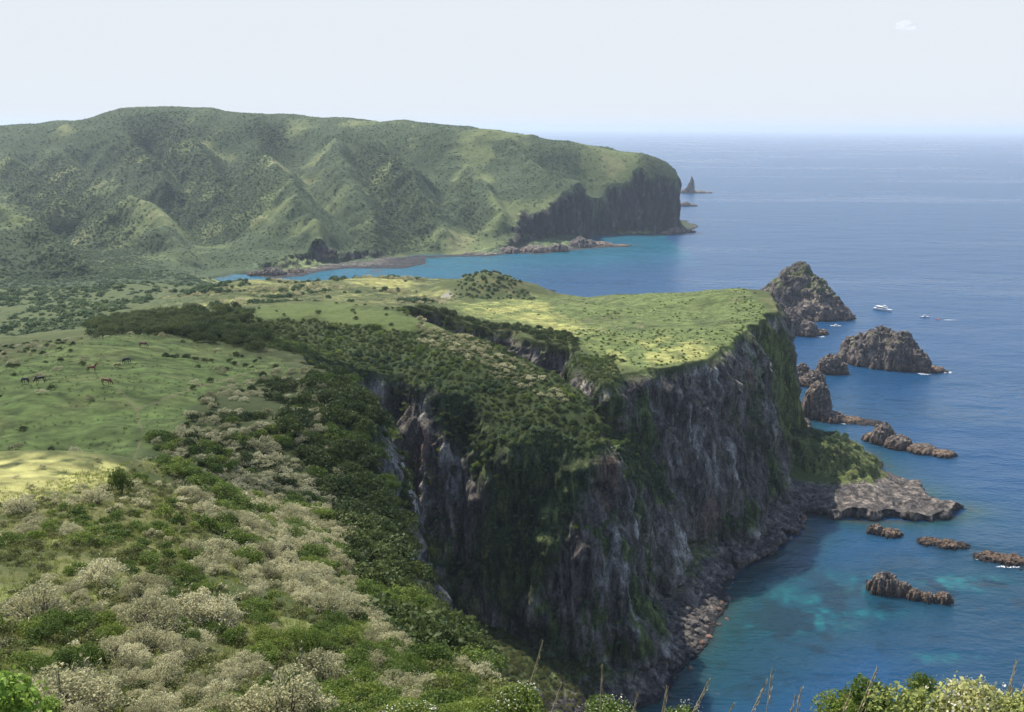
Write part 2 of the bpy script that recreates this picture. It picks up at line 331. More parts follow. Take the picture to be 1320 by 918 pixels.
def cliff_material(name, sc, bump_d, zs=.22):
    m, t, p = mat(name); L = t.links
    at_ = nd(t, 'ShaderNodeAttribute', attribute_name='tint'); g = nd(t, 'ShaderNodeNewGeometry')
    mp = nd(t, 'ShaderNodeMapping'); mp.inputs['Scale'].default_value = (1, 1, zs); L.new(g.outputs['Position'], mp.inputs[0])
    n1 = noise_n(t, .27 * sc, 7, .68, mp.outputs[0], .6); n2 = noise_n(t, 1.1 * sc, 5, .7, g.outputs['Position'])
    vo = nd(t, 'ShaderNodeTexVoronoi', feature='DISTANCE_TO_EDGE'); vo.inputs['Scale'].default_value = .30 * sc; L.new(mp.outputs[0], vo.inputs['Vector'])
    cr = ramp(t, [(.0, (0, 0, 0)), (.10, (1, 1, 1))]); L.new(vo.outputs[0], cr.inputs[0])
    v = math_n(t, 'ADD', math_n(t, 'MULTIPLY', n1.outputs[0], 1.0), math_n(t, 'MULTIPLY', n2.outputs[0], .55))
    v2 = math_n(t, 'ADD', v, math_n(t, 'MULTIPLY', cr.outputs[0], .10))
    r = ramp(t, [(.40, (.12, .12, .13)), (.55, (.8, .8, .8)), (.70, (2.1, 2.05, 1.98))]); L.new(math_n(t, 'MULTIPLY', v2, .66), r.inputs[0])
    L.new(mixc(t, at_.outputs['Color'], r.outputs[0], 1.0, 'MULTIPLY'), p.inputs['Base Color']); p.inputs['Roughness'].default_value = .92; p.inputs['Specular IOR Level'].default_value = .2
    b = nd(t, 'ShaderNodeBump'); b.inputs['Strength'].default_value = 1.0; b.inputs['Distance'].default_value = bump_d
    L.new(v2, b.inputs['Height']); L.new(b.outputs[0], p.inputs['Normal'])
    return m
# ------------------------------------------------------------------ terrain meshes
def grid_mesh(name, X, Y, Z, keep, attrs, smooth=True):
    nr, nc = X.shape
    idx = np.arange(nr * nc, dtype=np.int64).reshape(nr, nc)
    q = np.stack([idx[:-1, :-1], idx[:-1, 1:], idx[1:, 1:], idx[1:, :-1]], -1)[keep]
    used = np.zeros(nr * nc, bool); used[q.ravel()] = True
    new = np.cumsum(used) - 1; q = new[q].astype(np.int32)
    co = np.stack([X, Y, Z], -1).reshape(-1, 3)[used].astype(np.float32)
    return raw_mesh(name, co, q, {k: a.reshape(nr * nc, -1)[used] for k, a in attrs.items()}, smooth)
def raw_mesh(name, co, faces, attrs=None, smooth=True):
    me = bpy.data.meshes.new(name); k = faces.shape[1]; nf = len(faces)
    me.vertices.add(len(co)); me.vertices.foreach_set('co', np.ascontiguousarray(co, np.float32).ravel())
    me.loops.add(nf * k); me.loops.foreach_set('vertex_index', np.ascontiguousarray(faces, np.int32).ravel())
    me.polygons.add(nf); me.polygons.foreach_set('loop_start', np.arange(0, nf * k, k, dtype=np.int32))
    me.update(calc_edges=True)
    if smooth: me.polygons.foreach_set('use_smooth', np.ones(nf, bool))
    for nm, a in (attrs or {}).items():
        if a.shape[-1] == 1:
            l = me.attributes.new(nm, 'FLOAT', 'POINT'); l.data.foreach_set('value', np.ascontiguousarray(a, np.float32).ravel())
        else:
            l = me.attributes.new(nm, 'FLOAT_COLOR', 'POINT'); b = np.ones((len(a), 4), np.float32); b[:, :3] = a
            l.data.foreach_set('color', b.ravel())
    me.update(); return me
def normals(X, Y, Z):
    P = np.stack([X, Y, Z], -1); du = np.gradient(P, axis=1); dv = np.gradient(P, axis=0)
    n = np.cross(du, dv); n /= np.linalg.norm(n, axis=-1, keepdims=True) + 1e-9
    n[n[..., 2] < 0] *= -1
    return n
QUAL = 1.0
th = np.radians(np.concatenate([np.linspace(-44, -32, 60, endpoint=False), np.linspace(-32, 32, int(1150 * QUAL)), np.linspace(32, 44, 60)[1:]])).astype(np.float32)
def geo(a, b, k): return np.exp(np.linspace(math.log(a), math.log(b), k, endpoint=False))
r_near = np.concatenate([geo(2.0, 40, 130), geo(40, 262, int(430 * QUAL)), np.linspace(262, 530, int(760 * QUAL), endpoint=False), geo(530, 900, int(260 * QUAL)), [900]])
r_far = np.concatenate([geo(900, 1850, int(420 * QUAL)), geo(1850, 3000, 90)])
def polyw(pts, U, V, soft=10, n=0):
    """weight of a plan region given by its outline, with a ragged soft edge"""
    return sstep(-soft, soft, sdf(pts, U, V) + n)
def build_land(rr):
    TH, R = np.meshgrid(th, rr.astype(np.float32)); X = R * np.sin(TH); Y = R * np.cos(TH)
    Z, dc, dr, out, T = height(X, Y, True)
    N = normals(X, Y, Z); slope = np.sqrt(np.clip(1 - N[..., 2] ** 2, 0, 1))
    far = sstep(800, 1100, R)
    cl = sstep(0.55, 0.85, slope) * sstep(0.5, 4, out) * (dc > 0)
    # crags: blocky push along the normal, stretched vertically
    k = 1 + 2.0 * far
    d = (5.0 * (ridged(X / (18 * k), Y / (18 * k), Z / (48 * k), oct=3) - .35) + 3.4 * fbm(X / (6 * k), Y / (6 * k), Z / (14 * k), oct=3)
         + 1.5 * ridged(X / (2.4 * k), Y / (2.4 * k), Z / (4.5 * k), oct=2)) * k * cl
    sh = sstep(9, 2, Z) * (dc > 0.3) * (out > 1) * (1 - far)
    d = d + sh * 1.3 * (ridged(X / 4.5, Y / 4.5, Z / 3, oct=3) - 0.2)
    X2 = X + N[..., 0] * d; Y2 = Y + N[..., 1] * d; Z2 = Z + N[..., 2] * d * 0.6
    return X2, Y2, Z2, dc, out, N, slope, cl, far
exec_tint = None
REG = {  # plan regions of ground cover, outlined on the survey photograph, with their distance range
 'crest': ([(-200, 575), (0, 583), (70, 584), (130, 589), (165, 600), (150, 622), (110, 640), (60, 640), (0, 655), (-200, 660)], 85, 135),
 'meadow': ([(-150, 520), (0, 470), (40, 452), (95, 436), (180, 428), (250, 445), (330, 462), (380, 476), (330, 492), (265, 508), (235, 545), (215, 580), (160, 600), (-200, 610)], 150, 320),
 'fore': ([(-200, 640), (0, 640), (120, 605), (200, 596), (235, 640), (300, 720), (420, 800), (560, 900), (600, 960), (-200, 960)], 5, 135),
 'gully': ([(190, 560), (330, 545), (430, 560), (520, 640), (545, 760), (640, 880), (600, 920), (420, 800), (300, 720), (235, 640)], 60, 215),
 'wood': ([(400, 487), (440, 478), (480, 480), (525, 505), (552, 600), (552, 760), (480, 730), (430, 655), (390, 600), (355, 545)], 80, 270),
 'wood_low': ([(440, 690), (540, 760), (600, 820), (640, 880), (560, 860), (470, 810)], 50, 150),
 'spur_grass': ([(330, 398), (420, 389), (520, 402), (580, 425), (540, 428), (470, 418), (380, 412), (320, 412)], 360, 440),
 'spur_silver': ([(540, 412), (600, 430), (690, 478), (740, 520), (700, 520), (630, 480), (540, 440)], 310, 410),
 'spur_dark': ([(120, 410), (200, 405), (300, 402), (330, 420), (340, 450), (260, 440), (190, 428), (120, 430)], 290, 440),
 'plateau': ([(570, 390), (700, 383), (960, 368), (990, 400), (945, 450), (830, 482), (760, 455), (690, 425), (600, 405)], 380, 650),
 'plateau_pale': ([(590, 392), (690, 386), (720, 410), (800, 440), (900, 440), (930, 455), (830, 475), (750, 440), (660, 410), (600, 402)], 380, 650),
 'plateau_scrub': ([(820, 400), (880, 385), (960, 370), (985, 400), (950, 430), (930, 400), (860, 415), (760, 412), (740, 395)], 430, 640),
 'spur_face': ([(545, 470), (640, 500), (750, 540), (768, 580), (745, 650), (700, 770), (650, 800), (610, 720), (625, 640), (585, 560), (540, 505), (440, 470), (440, 455)], 270, 362),
 'head_rock': ([(450, 468), (520, 462), (575, 490), (610, 560), (575, 640), (550, 720), (520, 600), (480, 500)], 275, 372),
 'rim_bush': ([(540, 398), (640, 410), (730, 432), (760, 452), (720, 456), (640, 442), (540, 412)], 420, 480),
 'inland': ([(230, 360), (400, 355), (560, 355), (590, 390), (420, 395), (250, 402), (180, 400)], 480, 760),
 'knob': ([(575, 385), (600, 352), (632, 345), (665, 360), (690, 388)], 600, 680),
 'valley': ([(-200, 340), (280, 345), (260, 390), (120, 425), (-200, 460)], 400, 1150),
}
def reg(name, U, V, D, soft=9, n=None):
    p, a, b = REG[name]; xs = [q[0] for q in p]; ys = [q[1] for q in p]; w = np.zeros(U.shape, np.float32)
    s = (U > min(xs) - 40) & (U < max(xs) + 40) & (V > min(ys) - 40) & (V < max(ys) + 40) & (D > a) & (D < b)
    if s.any():
        d = sdf(p, U[s].astype(np.float32), V[s].astype(np.float32))
        if n is not None: d = d + n[s]
        w[s] = sstep(-soft, soft, d)
    return w
def land_tint(X, Y, Z, slope, cl, dc, out, far):
    U, V = project(X, Y, Z); D = Y
    a1 = fbm(X / 9, Y / 9 + 3, oct=4); a2 = fbm(X / 2.6, Y / 2.6, oct=3); a3 = fbm(X / 45 + 9, Y / 45, oct=4); a4 = fbm(X / 70, Y / 70 + 30, Z / 70, oct=4)
    def mx(c, new, w):
        w = np.clip(w, 0, 1)[..., None]; return c * (1 - w) + np.asarray(new, np.float32) * w
    c = np.zeros(X.shape + (3,), np.float32) + np.array((.085, .105, .036), np.float32)
    c = mx(c, (.15, .15, .06), sstep(0.0, .5, a1 + .5 * a2))
    n = 8 * a1 + 5 * a2
    c = mx(c, (.165, .165, .06), reg('fore', U, V, D, 9, n) * sstep(-.35, .35, a1 + .6 * a2))
    c = mx(c, (.23, .26, .075), reg('fore', U, V, D, 9, n) * sstep(0.0, .45, a3 + .6 * a1))
    c = mx(c, (.125, .175, .048), reg('meadow', U, V, D, 10, n))
    c = mx(c, (.155, .19, .058), reg('meadow', U, V, D, 10, n) * sstep(0.05, .5, a3 + .8 * a1 + .4 * a2))
    c = mx(c, (.40, .385, .135), reg('crest', U, V, D, 8, n) * sstep(-.5, 0.1, a1 + .7 * a2 + 0.2))
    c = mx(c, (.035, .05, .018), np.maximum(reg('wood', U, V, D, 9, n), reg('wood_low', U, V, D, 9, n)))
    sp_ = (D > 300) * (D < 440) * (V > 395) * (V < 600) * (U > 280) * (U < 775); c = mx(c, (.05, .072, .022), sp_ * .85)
    c = mx(c, (.125, .16, .048), reg('spur_grass', U, V, D, 6, n))
    c = mx(c, (.15, .19, .06), reg('plateau', U, V, D, 5, n * .5))
    c = mx(c, (.105, .135, .045), reg('plateau', U, V, D, 5, n * .5) * sstep(.05, .4, a1 + .5 * a2 + .5 * a3))
    c = mx(c, (.36, .36, .115), reg('plateau_pale', U, V, D, 9, n) * sstep(-.55, .25, a1 + .6 * a3))
    c = mx(c, (.22, .23, .085), reg('inland', U, V, D, 5, n * .4) * sstep(-.4, .2, a3 + .5 * a1))
    c = mx(c, (.34, .33, .11), reg('inland', U, V, D, 5, n * .4) * sstep(.1, .4, a3 + .4 * a1))
    c = mx(c, (.11, .135, .055), reg('valley', U, V, D, 8, n))
    tx = fbm(X / 3.2, Y / 1.6 + 40, oct=3); gz = np.maximum.reduce([reg('meadow', U, V, D, 10, n), reg('plateau', U, V, D, 5, n), reg('crest', U, V, D, 8, n), reg('inland', U, V, D, 5, n)])
    c = c * (1 + gz * .6 * (tx + .6 * a2))[..., None]
    c = mx(c, (.26, .225, .13), gz * sstep(.42, .6, fbm(X / 5 + 20, Y / 5, oct=4) + .3 * a3) * .4 * (1 - .7 * reg('meadow', U, V, D, 10, n)))
    tr_ = np.full(U.shape, 1e6, np.float32); m_ = (D > 150) & (D < 330) & (U > 60) & (U < 330) & (V > 420) & (V < 600)
    for (a, b) in (((150, 498), (176, 528)), ((176, 528), (184, 560)), ((184, 560), (172, 592)), ((176, 528), (250, 500)), ((250, 500), (330, 478))):
        ex, ey = b[0] - a[0], b[1] - a[1]; t_ = np.clip(((U - a[0]) * ex + (V - a[1]) * ey) / (ex * ex + ey * ey), 0, 1); tr_ = np.minimum(tr_, np.hypot(U - a[0] - t_ * ex + 2 * a2, V - a[1] - t_ * ey + 2 * a1))
    c = mx(c, (.24, .21, .11), sstep(2.6, .8, tr_) * m_ * .6 * sstep(-.3, .2, a2 + .3))
    # far hills
    fh = far * (dc > 0)
    gv = gully(X, Y) if far.max() > 0 else 0 * X
    c = mx(c, (.078, .11, .05), fh); c = mx(c, (.055, .078, .032), fh * sstep(4, 14, gv))
    c = mx(c, (.165, .20, .075), fh * sstep(.0, .45, a4 + .2 * a3 + .25 * sstep(560, 640, U) - .1 * sstep(300, 200, V) ))
    c = mx(c, (.235, .245, .105), fh * sstep(.4, .7, a4 + .5 * a3))
    c = mx(c, (.05, .07, .03), fh * sstep(215, 245, X) * (Y > 1650) * sstep(-.35, .25, a4 + .5 * a3 + .25) * .85)
    # cliffs
    rk = np.clip(cl * 1.2, 0, 1)
    st = fbm(X / 6, Y / 6, Z / 40, oct=4); s2 = fbm(X / 26 + 4, Y / 26, Z / 34, oct=4); s3 = fbm(X / 2.4, Y / 2.4, Z / 9, oct=3)
    rc = np.zeros_like(c) + np.array((.13, .112, .096), np.float32)
    rc = mx(rc, (.34, .312, .28), sstep(.02, .55, st + .5 * s3)); rc = mx(rc, (.045, .04, .038), sstep(.05, .5, -st + .6 * s3 - .15))
    rc = mx(rc, (.17, .105, .075), sstep(.42, .62, s2 + .15 * s3) * .6)
    veg = sstep(-.02, .22, fbm(X / 20 + 70, Y / 20, Z / 38, oct=4) + .35 * s3 - .55 * sstep(.78, .97, slope) + .46 + .25 * sstep(40, 8, Z) * (1 - far) - .1)
    hd = reg('head_rock', U, V, D, 8, 8 * s2); veg = veg * (1 - .85 * hd); rk = np.maximum(rk, hd * sstep(.45, .7, slope))
    veg = np.maximum(veg, reg('spur_face', U, V, D, 14, 16 * s2) * sstep(-.45, .05, s2 + .6 * s3 + .15))
    veg = veg * (1 - .65 * sstep(108, 125, X) * (Y > 430) * (Y < 600) * sstep(25, 40, Z))
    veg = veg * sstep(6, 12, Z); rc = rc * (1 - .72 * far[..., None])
    vc = mx(np.zeros_like(c) + np.array((.045, .065, .022), np.float32), (.10, .125, .04), sstep(-.1, .4, s3 + .5 * st))
    vegf = veg * (1 - .9 * far)
    rc = rc * (1 - vegf[..., None]) + vc * vegf[..., None]
    tl = (out > 2) * (dc > 0) * (1 - cl) * (1 - far)
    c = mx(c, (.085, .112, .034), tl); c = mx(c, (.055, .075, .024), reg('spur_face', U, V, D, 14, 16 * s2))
    c = mx(c, (.13, .12, .075), tl * sstep(.1, .5, s2 + .4 * s3))
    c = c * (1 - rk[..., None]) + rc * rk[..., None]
    # wave-washed rock at the shore
    w = (sstep(8, 4.5, Z + 2.5 * a2 - 4.5 * (X > 110)) * (1 - far) + sstep(3.4, 1.4, Z + 1.2 * a2) * far) * (out > 0.5) * (Y > 200)
    sc_ = mx(np.zeros_like(c) + np.array((.085, .075, .068), np.float32), (.19, .16, .135), sstep(-.05, .4, a2 + .5 * s3))
    sc_ = mx(sc_, (.175, .15, .125), (X > 110) * sstep(4.5, 6, Z) * sstep(-.3, .2, s3 + a2))
    sc_ = mx(sc_, (.035, .033, .033), sstep(1.8, 0.7, Z + .6 * s3))
    w = np.clip(w, 0, 1)[..., None]; c = c * (1 - w) + sc_ * w
    # grassy knob on the promontory
    px, py = X, Y
    kn = ((px - 159) / 38) ** 2 + ((py - 487) / 28) ** 2
    kk = sstep(1.05, .75, kn + .25 * a1) * (Z > 6) * (X > 110)
    c = mx(c, (.105, .125, .036), kk)
    c = mx(c, (.36, .33, .27), np.exp(-(((X - at(575, 378, 610)[0]) / 3.0) ** 2 + ((Y - 610) / 12) ** 2)) * 1.4)
    return c, rk
objs = {}
M_LAND = land_material('grass_and_scrub_ground', 0.55, 0.25)
M_FAR = land_material('far_hill_ground', 0.07, 2.0)
M_ROCK = cliff_material('cliff_rock', 1.0, 1.6)
M_ROCKF = cliff_material('far_cliff_rock', .3, 4.0)
def land(rr, names, mats):
    X, Y, Z, dc, out, N, slope, cl, far = build_land(rr)
    tint, rk = land_tint(X, Y, Z, slope, cl, dc, out, far)
    wet = (Z > -2.5)
    k = wet[:-1, :-1] | wet[1:, 1:] | wet[:-1, 1:] | wet[1:, :-1]
    isr = ((out > 1.0) & (slope > .5)) | ((out > 1) & (Z < 9))
    isr = isr[:-1, :-1]
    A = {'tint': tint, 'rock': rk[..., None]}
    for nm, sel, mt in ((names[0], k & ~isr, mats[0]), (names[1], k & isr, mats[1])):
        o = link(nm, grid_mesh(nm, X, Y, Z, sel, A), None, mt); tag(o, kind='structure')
    return X, Y, Z
land(r_near, ('terrain', 'cliff'), (M_LAND, M_ROCK))
land(r_far, ('hills', 'sea_cliff'), (M_FAR, M_ROCKF))
# ------------------------------------------------------------------ sea
ths = np.radians(np.concatenate([np.linspace(-180, -46, 40, endpoint=False), np.linspace(-46, 46, 700), np.linspace(46, 180, 40)[1:]])).astype(np.float32)
rs = np.concatenate([[0.5, 60, 150], geo(200, 900, 420), geo(900, 4000, 220), geo(4000, 60000, 90), [60000]]).astype(np.float32)
THs, Rs = np.meshgrid(ths, rs); SX = Rs * np.sin(THs); SY = Rs * np.cos(THs)
sd = np.full(SX.shape, -500, np.float32); b = (np.abs(SX) < 2500) & (SY > 0) & (SY < 2600); 
cF, _ = fields(SX[b], SY[b]); sd[b] = cF
U, V = project(SX, SY, np.zeros_like(SX))
q1 = fbm(SX / 34, SY / 34, oct=4); q2 = fbm(SX / 9, SY / 9, oct=4); q3 = fbm(SX / 90, SY / 90 + 8, oct=3)
near = sstep(900, 500, Rs)
SHAL = [(860, 900), (905, 825), (950, 755), (1040, 745), (1130, 735), (1260, 715), (1330, 730), (1330, 790), (1230, 810), (1120, 830), (1030, 880), (950, 905)]
sh = np.zeros_like(SX); s_ = (U > 780) & (U < 1400) & (V > 640) & (V < 960)
sh[s_] = sstep(-40, 40, sdf(SHAL, U[s_].astype(np.float32), V[s_].astype(np.float32)))
cs = np.zeros(SX.shape + (3,), np.float32) + np.array((.006, .046, .112), np.float32)
def mxs(new, w):
    global cs
    w = np.clip(w, 0, 1)[..., None]; cs = cs * (1 - w) + np.asarray(new, np.float32) * w
mxs((.006, .038, .075), near * sstep(-.3, .5, q3))
mxs((.005, .036, .058), sh * .8 * near)
SAND = [(960, 756, 42, 9), (1000, 764, 45, 9), (1045, 772, 40, 8), (1090, 790, 60, 7), (1105, 755, 36, 12), (1240, 752, 50, 9), (1040, 742, 40, 6), (1215, 848, 40, 6), (1020, 806, 70, 9)]
sw = np.zeros_like(SX)
for (u, v, a, bb) in SAND: sw = np.maximum(sw, np.exp(-(((U - u) / a) ** 2 + ((V - v) / bb) ** 2)))
sw = sw * near * (Rs < 600)
qq = fbm(SX / 2.6, SY / 4, oct=5)
mxs((.007, .075, .092), sw * sstep(-.3, .3, q2 + .5 * q1 + .1) * .6)
mxs((.010, .14, .15), sw * sstep(.0, .45, 1.1 * qq + .4 * q2 + .3 * q1) * .42)
mxs((.015, .21, .20), sw * sstep(.2, .6, fbm(SX / 4, SY / 4, oct=4) + .4 * q1) * .7)
dk = sh * near * sstep(.05, .4, -q2 - .4 * q1)
mxs((.006, .02, .034), dk * .8)
mxs((.014, .055, .050), np.exp(sd / 14.0) * (sd <= 0) * near)
mxs((.05, .05, .045), np.exp(sd / 3.0) * (sd <= 0) * near * sstep(-.2, .3, q2))
cove = (Y_ := SY) > 950
mxs((.006, .095, .135), cove * sstep(-260, -20, sd) * .8 * (SX < 260))
mxs((.05, .045, .035), cove * sstep(.35, .55, q1 + .5 * q2) * np.exp(sd / 25) * (sd <= 0))
smt = sstep(.1, .5, fbm(SX / 900 + 3, SY / 160, oct=4))[..., None]
me = grid_mesh('sea', SX, SY, np.zeros_like(SX), np.ones((SX.shape[0] - 1, SX.shape[1] - 1), bool), {'tint': cs, 'slick': smt})
m, t, p = mat('sea_water'); L = t.links
aT = nd(t, 'ShaderNodeAttribute', attribute_name='tint'); aS = nd(t, 'ShaderNodeAttribute', attribute_name='slick')
L.new(aT.outputs['Color'], p.inputs['Base Color']); p.inputs['IOR'].default_value = 1.33; p.inputs['Specular IOR Level'].default_value = .4; p.subsurface_method = 'BURLEY'; p.inputs['Subsurface Weight'].default_value = 1.0; p.inputs['Subsurface Radius'].default_value = (.5, .8, 1.0); p.inputs['Subsurface Scale'].default_value = 14.0
L.new(math_n(t, 'SUBTRACT', 0.30, math_n(t, 'MULTIPLY', aS.outputs['Fac'], 0.06)), p.inputs['Roughness'])
g = nd(t, 'ShaderNodeNewGeometry'); mp = nd(t, 'ShaderNodeMapping'); mp.inputs['Rotation'].default_value = (0, 0, .35); mp.inputs['Scale'].default_value = (.55, 1.0, 1.0)
L.new(g.outputs['Position'], mp.inputs[0])
w1 = noise_n(t, 0.10, 3, .6, mp.outputs[0], .4); w2 = noise_n(t, 0.42, 3, .6, mp.outputs[0], .3); w3 = noise_n(t, 0.022, 2, .5, mp.outputs[0])
hs = math_n(t, 'ADD', math_n(t, 'MULTIPLY', w1.outputs[0], 2.2), math_n(t, 'ADD', math_n(t, 'MULTIPLY', w2.outputs[0], .7), math_n(t, 'MULTIPLY', w3.outputs[0], 5.0)))
bp = nd(t, 'ShaderNodeBump'); bp.inputs['Strength'].default_value = .8; bp.inputs['Distance'].default_value = 1.0
L.new(hs, bp.inputs['Height']); L.new(bp.outputs[0], p.inputs['Normal'])
tag(link('sea', me, None, m), kind='structure')
# ------------------------------------------------------------------ air
me = bpy.data.meshes.new('haze'); bm = bmesh.new(); bmesh.ops.create_cube(bm, size=1.0)
for v in bm.verts: v.co = Vector((v.co.x * 124000, v.co.y * 124000, -7 if v.co.z < 0 else 236))
bm.to_mesh(me); bm.free()
m = bpy.data.materials.new('haze_air'); m.use_nodes = True; t = m.node_tree; t.nodes.clear()
pv = nd(t, 'ShaderNodeVolumePrincipled'); pv.inputs['Density'].default_value = 0.000060; pv.inputs['Color'].default_value = (.70, .79, .90, 1); pv.inputs['Anisotropy'].default_value = 0.15
om = nd(t, 'ShaderNodeOutputMaterial'); t.links.new(pv.outputs[0], om.inputs['Volume'])
tag(link('haze', me, None, m), kind='stuff', label='thin pale blue sea haze over the water and the far hills', cat='haze')
# ------------------------------------------------------------------ plants
def leaf_mat(name, c0, c1, c2, trans=0.25, rough=0.6):
    m, t, p = mat(name); L = t.links
    a = nd(t, 'ShaderNodeAttribute', attribute_name='lf'); oi = nd(t, 'ShaderNodeObjectInfo')
    r = ramp(t, [(0.0, c0), (0.55, c1), (1.0, c2)])
    f = math_n(t, 'ADD', math_n(t, 'MULTIPLY', a.outputs['Fac'], .42), math_n(t, 'MULTIPLY', oi.outputs['Random'], .58))
    L.new(f, r.inputs[0]); L.new(r.outputs[0], p.inputs['Base Color']); p.inputs['Roughness'].default_value = rough
    p.inputs['Specular IOR Level'].default_value = .2
    tr = nd(t, 'ShaderNodeBsdfTranslucent'); mx = nd(t, 'ShaderNodeMixShader'); mx.inputs[0].default_value = trans
    L.new(r.outputs[0], tr.inputs[0]); L.new(p.outputs[0], mx.inputs[1]); L.new(tr.outputs[0], mx.inputs[2])
    L.new(mx.outputs[0], t.nodes['Material Output'].inputs[0]); return m
M_SILV = leaf_mat('silver_leaf', (.19, .185, .09), (.44, .415, .225), (.70, .655, .42), .36)
M_GREEN = leaf_mat('green_leaf', (.045, .075, .014), (.11, .165, .028), (.27, .31, .06), .4)
M_DARK = leaf_mat('dark_leaf', (.032, .05, .014), (.065, .092, .024), (.13, .155, .04), .36)
M_FARG = leaf_mat('hill_leaf', (.040, .074, .034), (.086, .134, .058), (.175, .222, .095), .40)
M_BRT = leaf_mat('bright_leaf', (.13, .165, .04), (.29, .32, .085), (.52, .48, .22), .3)
M_LIME = leaf_mat('lime_leaf', (.13, .21, .03), (.23, .34, .055), (.36, .46, .11), .35)
M_FLOW = leaf_mat('cream_flower', (.5, .47, .36), (.66, .62, .5), (.75, .72, .62), .2)
def wood_mat(name, c0, c1, sc):
    m, t, p = mat(name); g = nd(t, 'ShaderNodeNewGeometry'); n = noise_n(t, sc, 4, .6, g.outputs['Position'])
    r = ramp(t, [(.3, c0), (.7, c1)]); t.links.new(n.outputs[0], r.inputs[0]); t.links.new(r.outputs[0], p.inputs['Base Color']); p.inputs['Roughness'].default_value = .9; return m
M_BARK = wood_mat('grey_bark', (.07, .06, .05), (.17, .15, .125), 6)
M_STRAW = wood_mat('dry_stalk', (.33, .26, .14), (.52, .43, .26), 9)
def leaf_quads(P, A, Nn, ln, wd, rng):
    """rhombic leaves at P along A with face normal Nn"""
    A = A / (np.linalg.norm(A, axis=1, keepdims=True) + 1e-9)
    B = np.cross(Nn, A); B /= np.linalg.norm(B, axis=1, keepdims=True) + 1e-9
    k = len(P); ln = np.broadcast_to(ln, (k,))[:, None]; wd = np.broadcast_to(wd, (k,))[:, None]
    C = np.cross(A, B)
    v = np.stack([P - A * ln * .5, P + B * wd * .5 + C * wd * .12, P + A * ln * .5, P - B * wd * .5 + C * wd * .12], 1).reshape(-1, 3)
    f = np.arange(k * 4).reshape(k, 4); lf = np.repeat(rng.random(k), 4)[:, None]
    return v, f, lf
def unit(rng, k):
    v = rng.normal(size=(k, 3)); return v / np.linalg.norm(v, axis=1, keepdims=True)
def lobed(seed, n, leaf, nlobes=9, flat=.75, fill=.25, small=1.0):
    """crown of leaves on a cluster of uneven lobes; unit radius, standing on z=0"""
    rng = np.random.default_rng(seed); P = []; Nn = []
    cen = unit(rng, nlobes) * rng.uniform(.25 if small == 1 else .5, .72 if small == 1 else .85, (nlobes, 1)); cen[:, 2] = np.abs(cen[:, 2]) * flat + .12
    cen[0] = (0, 0, .45); rad = rng.uniform(.26, .5, nlobes) * small; rad[0] = .55 * small
    wt = rad ** 2; wt /= wt.sum()
    li = rng.choice(nlobes, n, p=wt); d = unit(rng, n); d[:, 2] = np.where(d[:, 2] < -.25, -d[:, 2] * .6, d[:, 2])
    d /= np.linalg.norm(d, axis=1, keepdims=True)
    bump = 1 + .22 * vnoise(d[:, 0] * 3 + li * 7, d[:, 1] * 3, d[:, 2] * 3)
    rr = rad[li] * bump * np.where(rng.random(n) < fill, rng.uniform(.5, .9, n), rng.uniform(.9, 1.06, n))
    P = cen[li] + d * rr[:, None]; P[:, 2] = np.maximum(P[:, 2], .02)
    Nn = d * .9 + unit(rng, n) * .8; Nn /= np.linalg.norm(Nn, axis=1, keepdims=True)
    A = np.cross(Nn, unit(rng, n))
    s = leaf * rng.uniform(.6, 1.35, n)
    return leaf_quads(P, A, Nn, s, s * .62, rng)
def wispy(seed, n, leaf, nb=46):
    """open dome of upright branches carrying narrow leaves towards their tips"""
    rng = np.random.default_rng(seed); d = unit(rng, nb); d[:, 2] = np.abs(d[:, 2]) * .9 + .25; d /= np.linalg.norm(d, axis=1, keepdims=True)
    Lb = rng.uniform(.62, 1.08, nb); base = rng.normal(size=(nb, 3)) * .14; base[:, 2] = 0
    bend = unit(rng, nb) * .22
    bi = rng.integers(0, nb, n); s = rng.beta(2.6, 1.15, n)
    P = base[bi] + d[bi] * (Lb[bi] * s)[:, None] + bend[bi] * (s ** 2)[:, None] + unit(rng, n) * (.10 * (.5 + s))[:, None]
    P[:, 2] = np.maximum(P[:, 2], .02)
    A = d[bi] + bend[bi] + unit(rng, n) * .9; Nn = unit(rng, n) + d[bi] * .6
    w = leaf * rng.uniform(.6, 1.4, n)
    v, f, lf = leaf_quads(P, A, Nn, w, w * .38, rng)
    paths = []
    for i in range(nb):
        q = [base[i] * 1.0]
        for s in (.35, .7, 1.0): q.append(base[i] + d[i] * Lb[i] * s * .94 + bend[i] * s * s)
        paths.append((q, .022 * rng.uniform(.7, 1.3)))
    return (v, f, lf), paths
def tubes(paths, sides=3, taper=.25):
    V = []; F = []
    for q, r in paths:
        q = np.asarray(q, float); b = len(V)
        for i, pnt in enumerate(q):
            t_ = q[min(i + 1, len(q) - 1)] - q[max(i - 1, 0)]; t_ /= np.linalg.norm(t_) + 1e-9
            a = np.cross(t_, (0.31, .95, .05)); a /= np.linalg.norm(a) + 1e-9; c = np.cross(t_, a)
            rr = r * (1 - (1 - taper) * i / (len(q) - 1))
            for k in range(sides):
                an = 2 * math.pi * k / sides; V.append(pnt + rr * (math.cos(an) * a + math.sin(an) * c))
        for i in range(len(q) - 1):
            for k in range(sides):
                k2 = (k + 1) % sides; F.append((b + i * sides + k, b + i * sides + k2, b + (i + 1) * sides + k2, b + (i + 1) * sides + k))
    return np.array(V), np.array(F)
def mk(name, vfl, m):
    me = raw_mesh(name, vfl[0], vfl[1], {'lf': vfl[2]} if len(vfl) > 2 else None, False); me.materials.append(m); return me
HI_S = []; HI_B = []
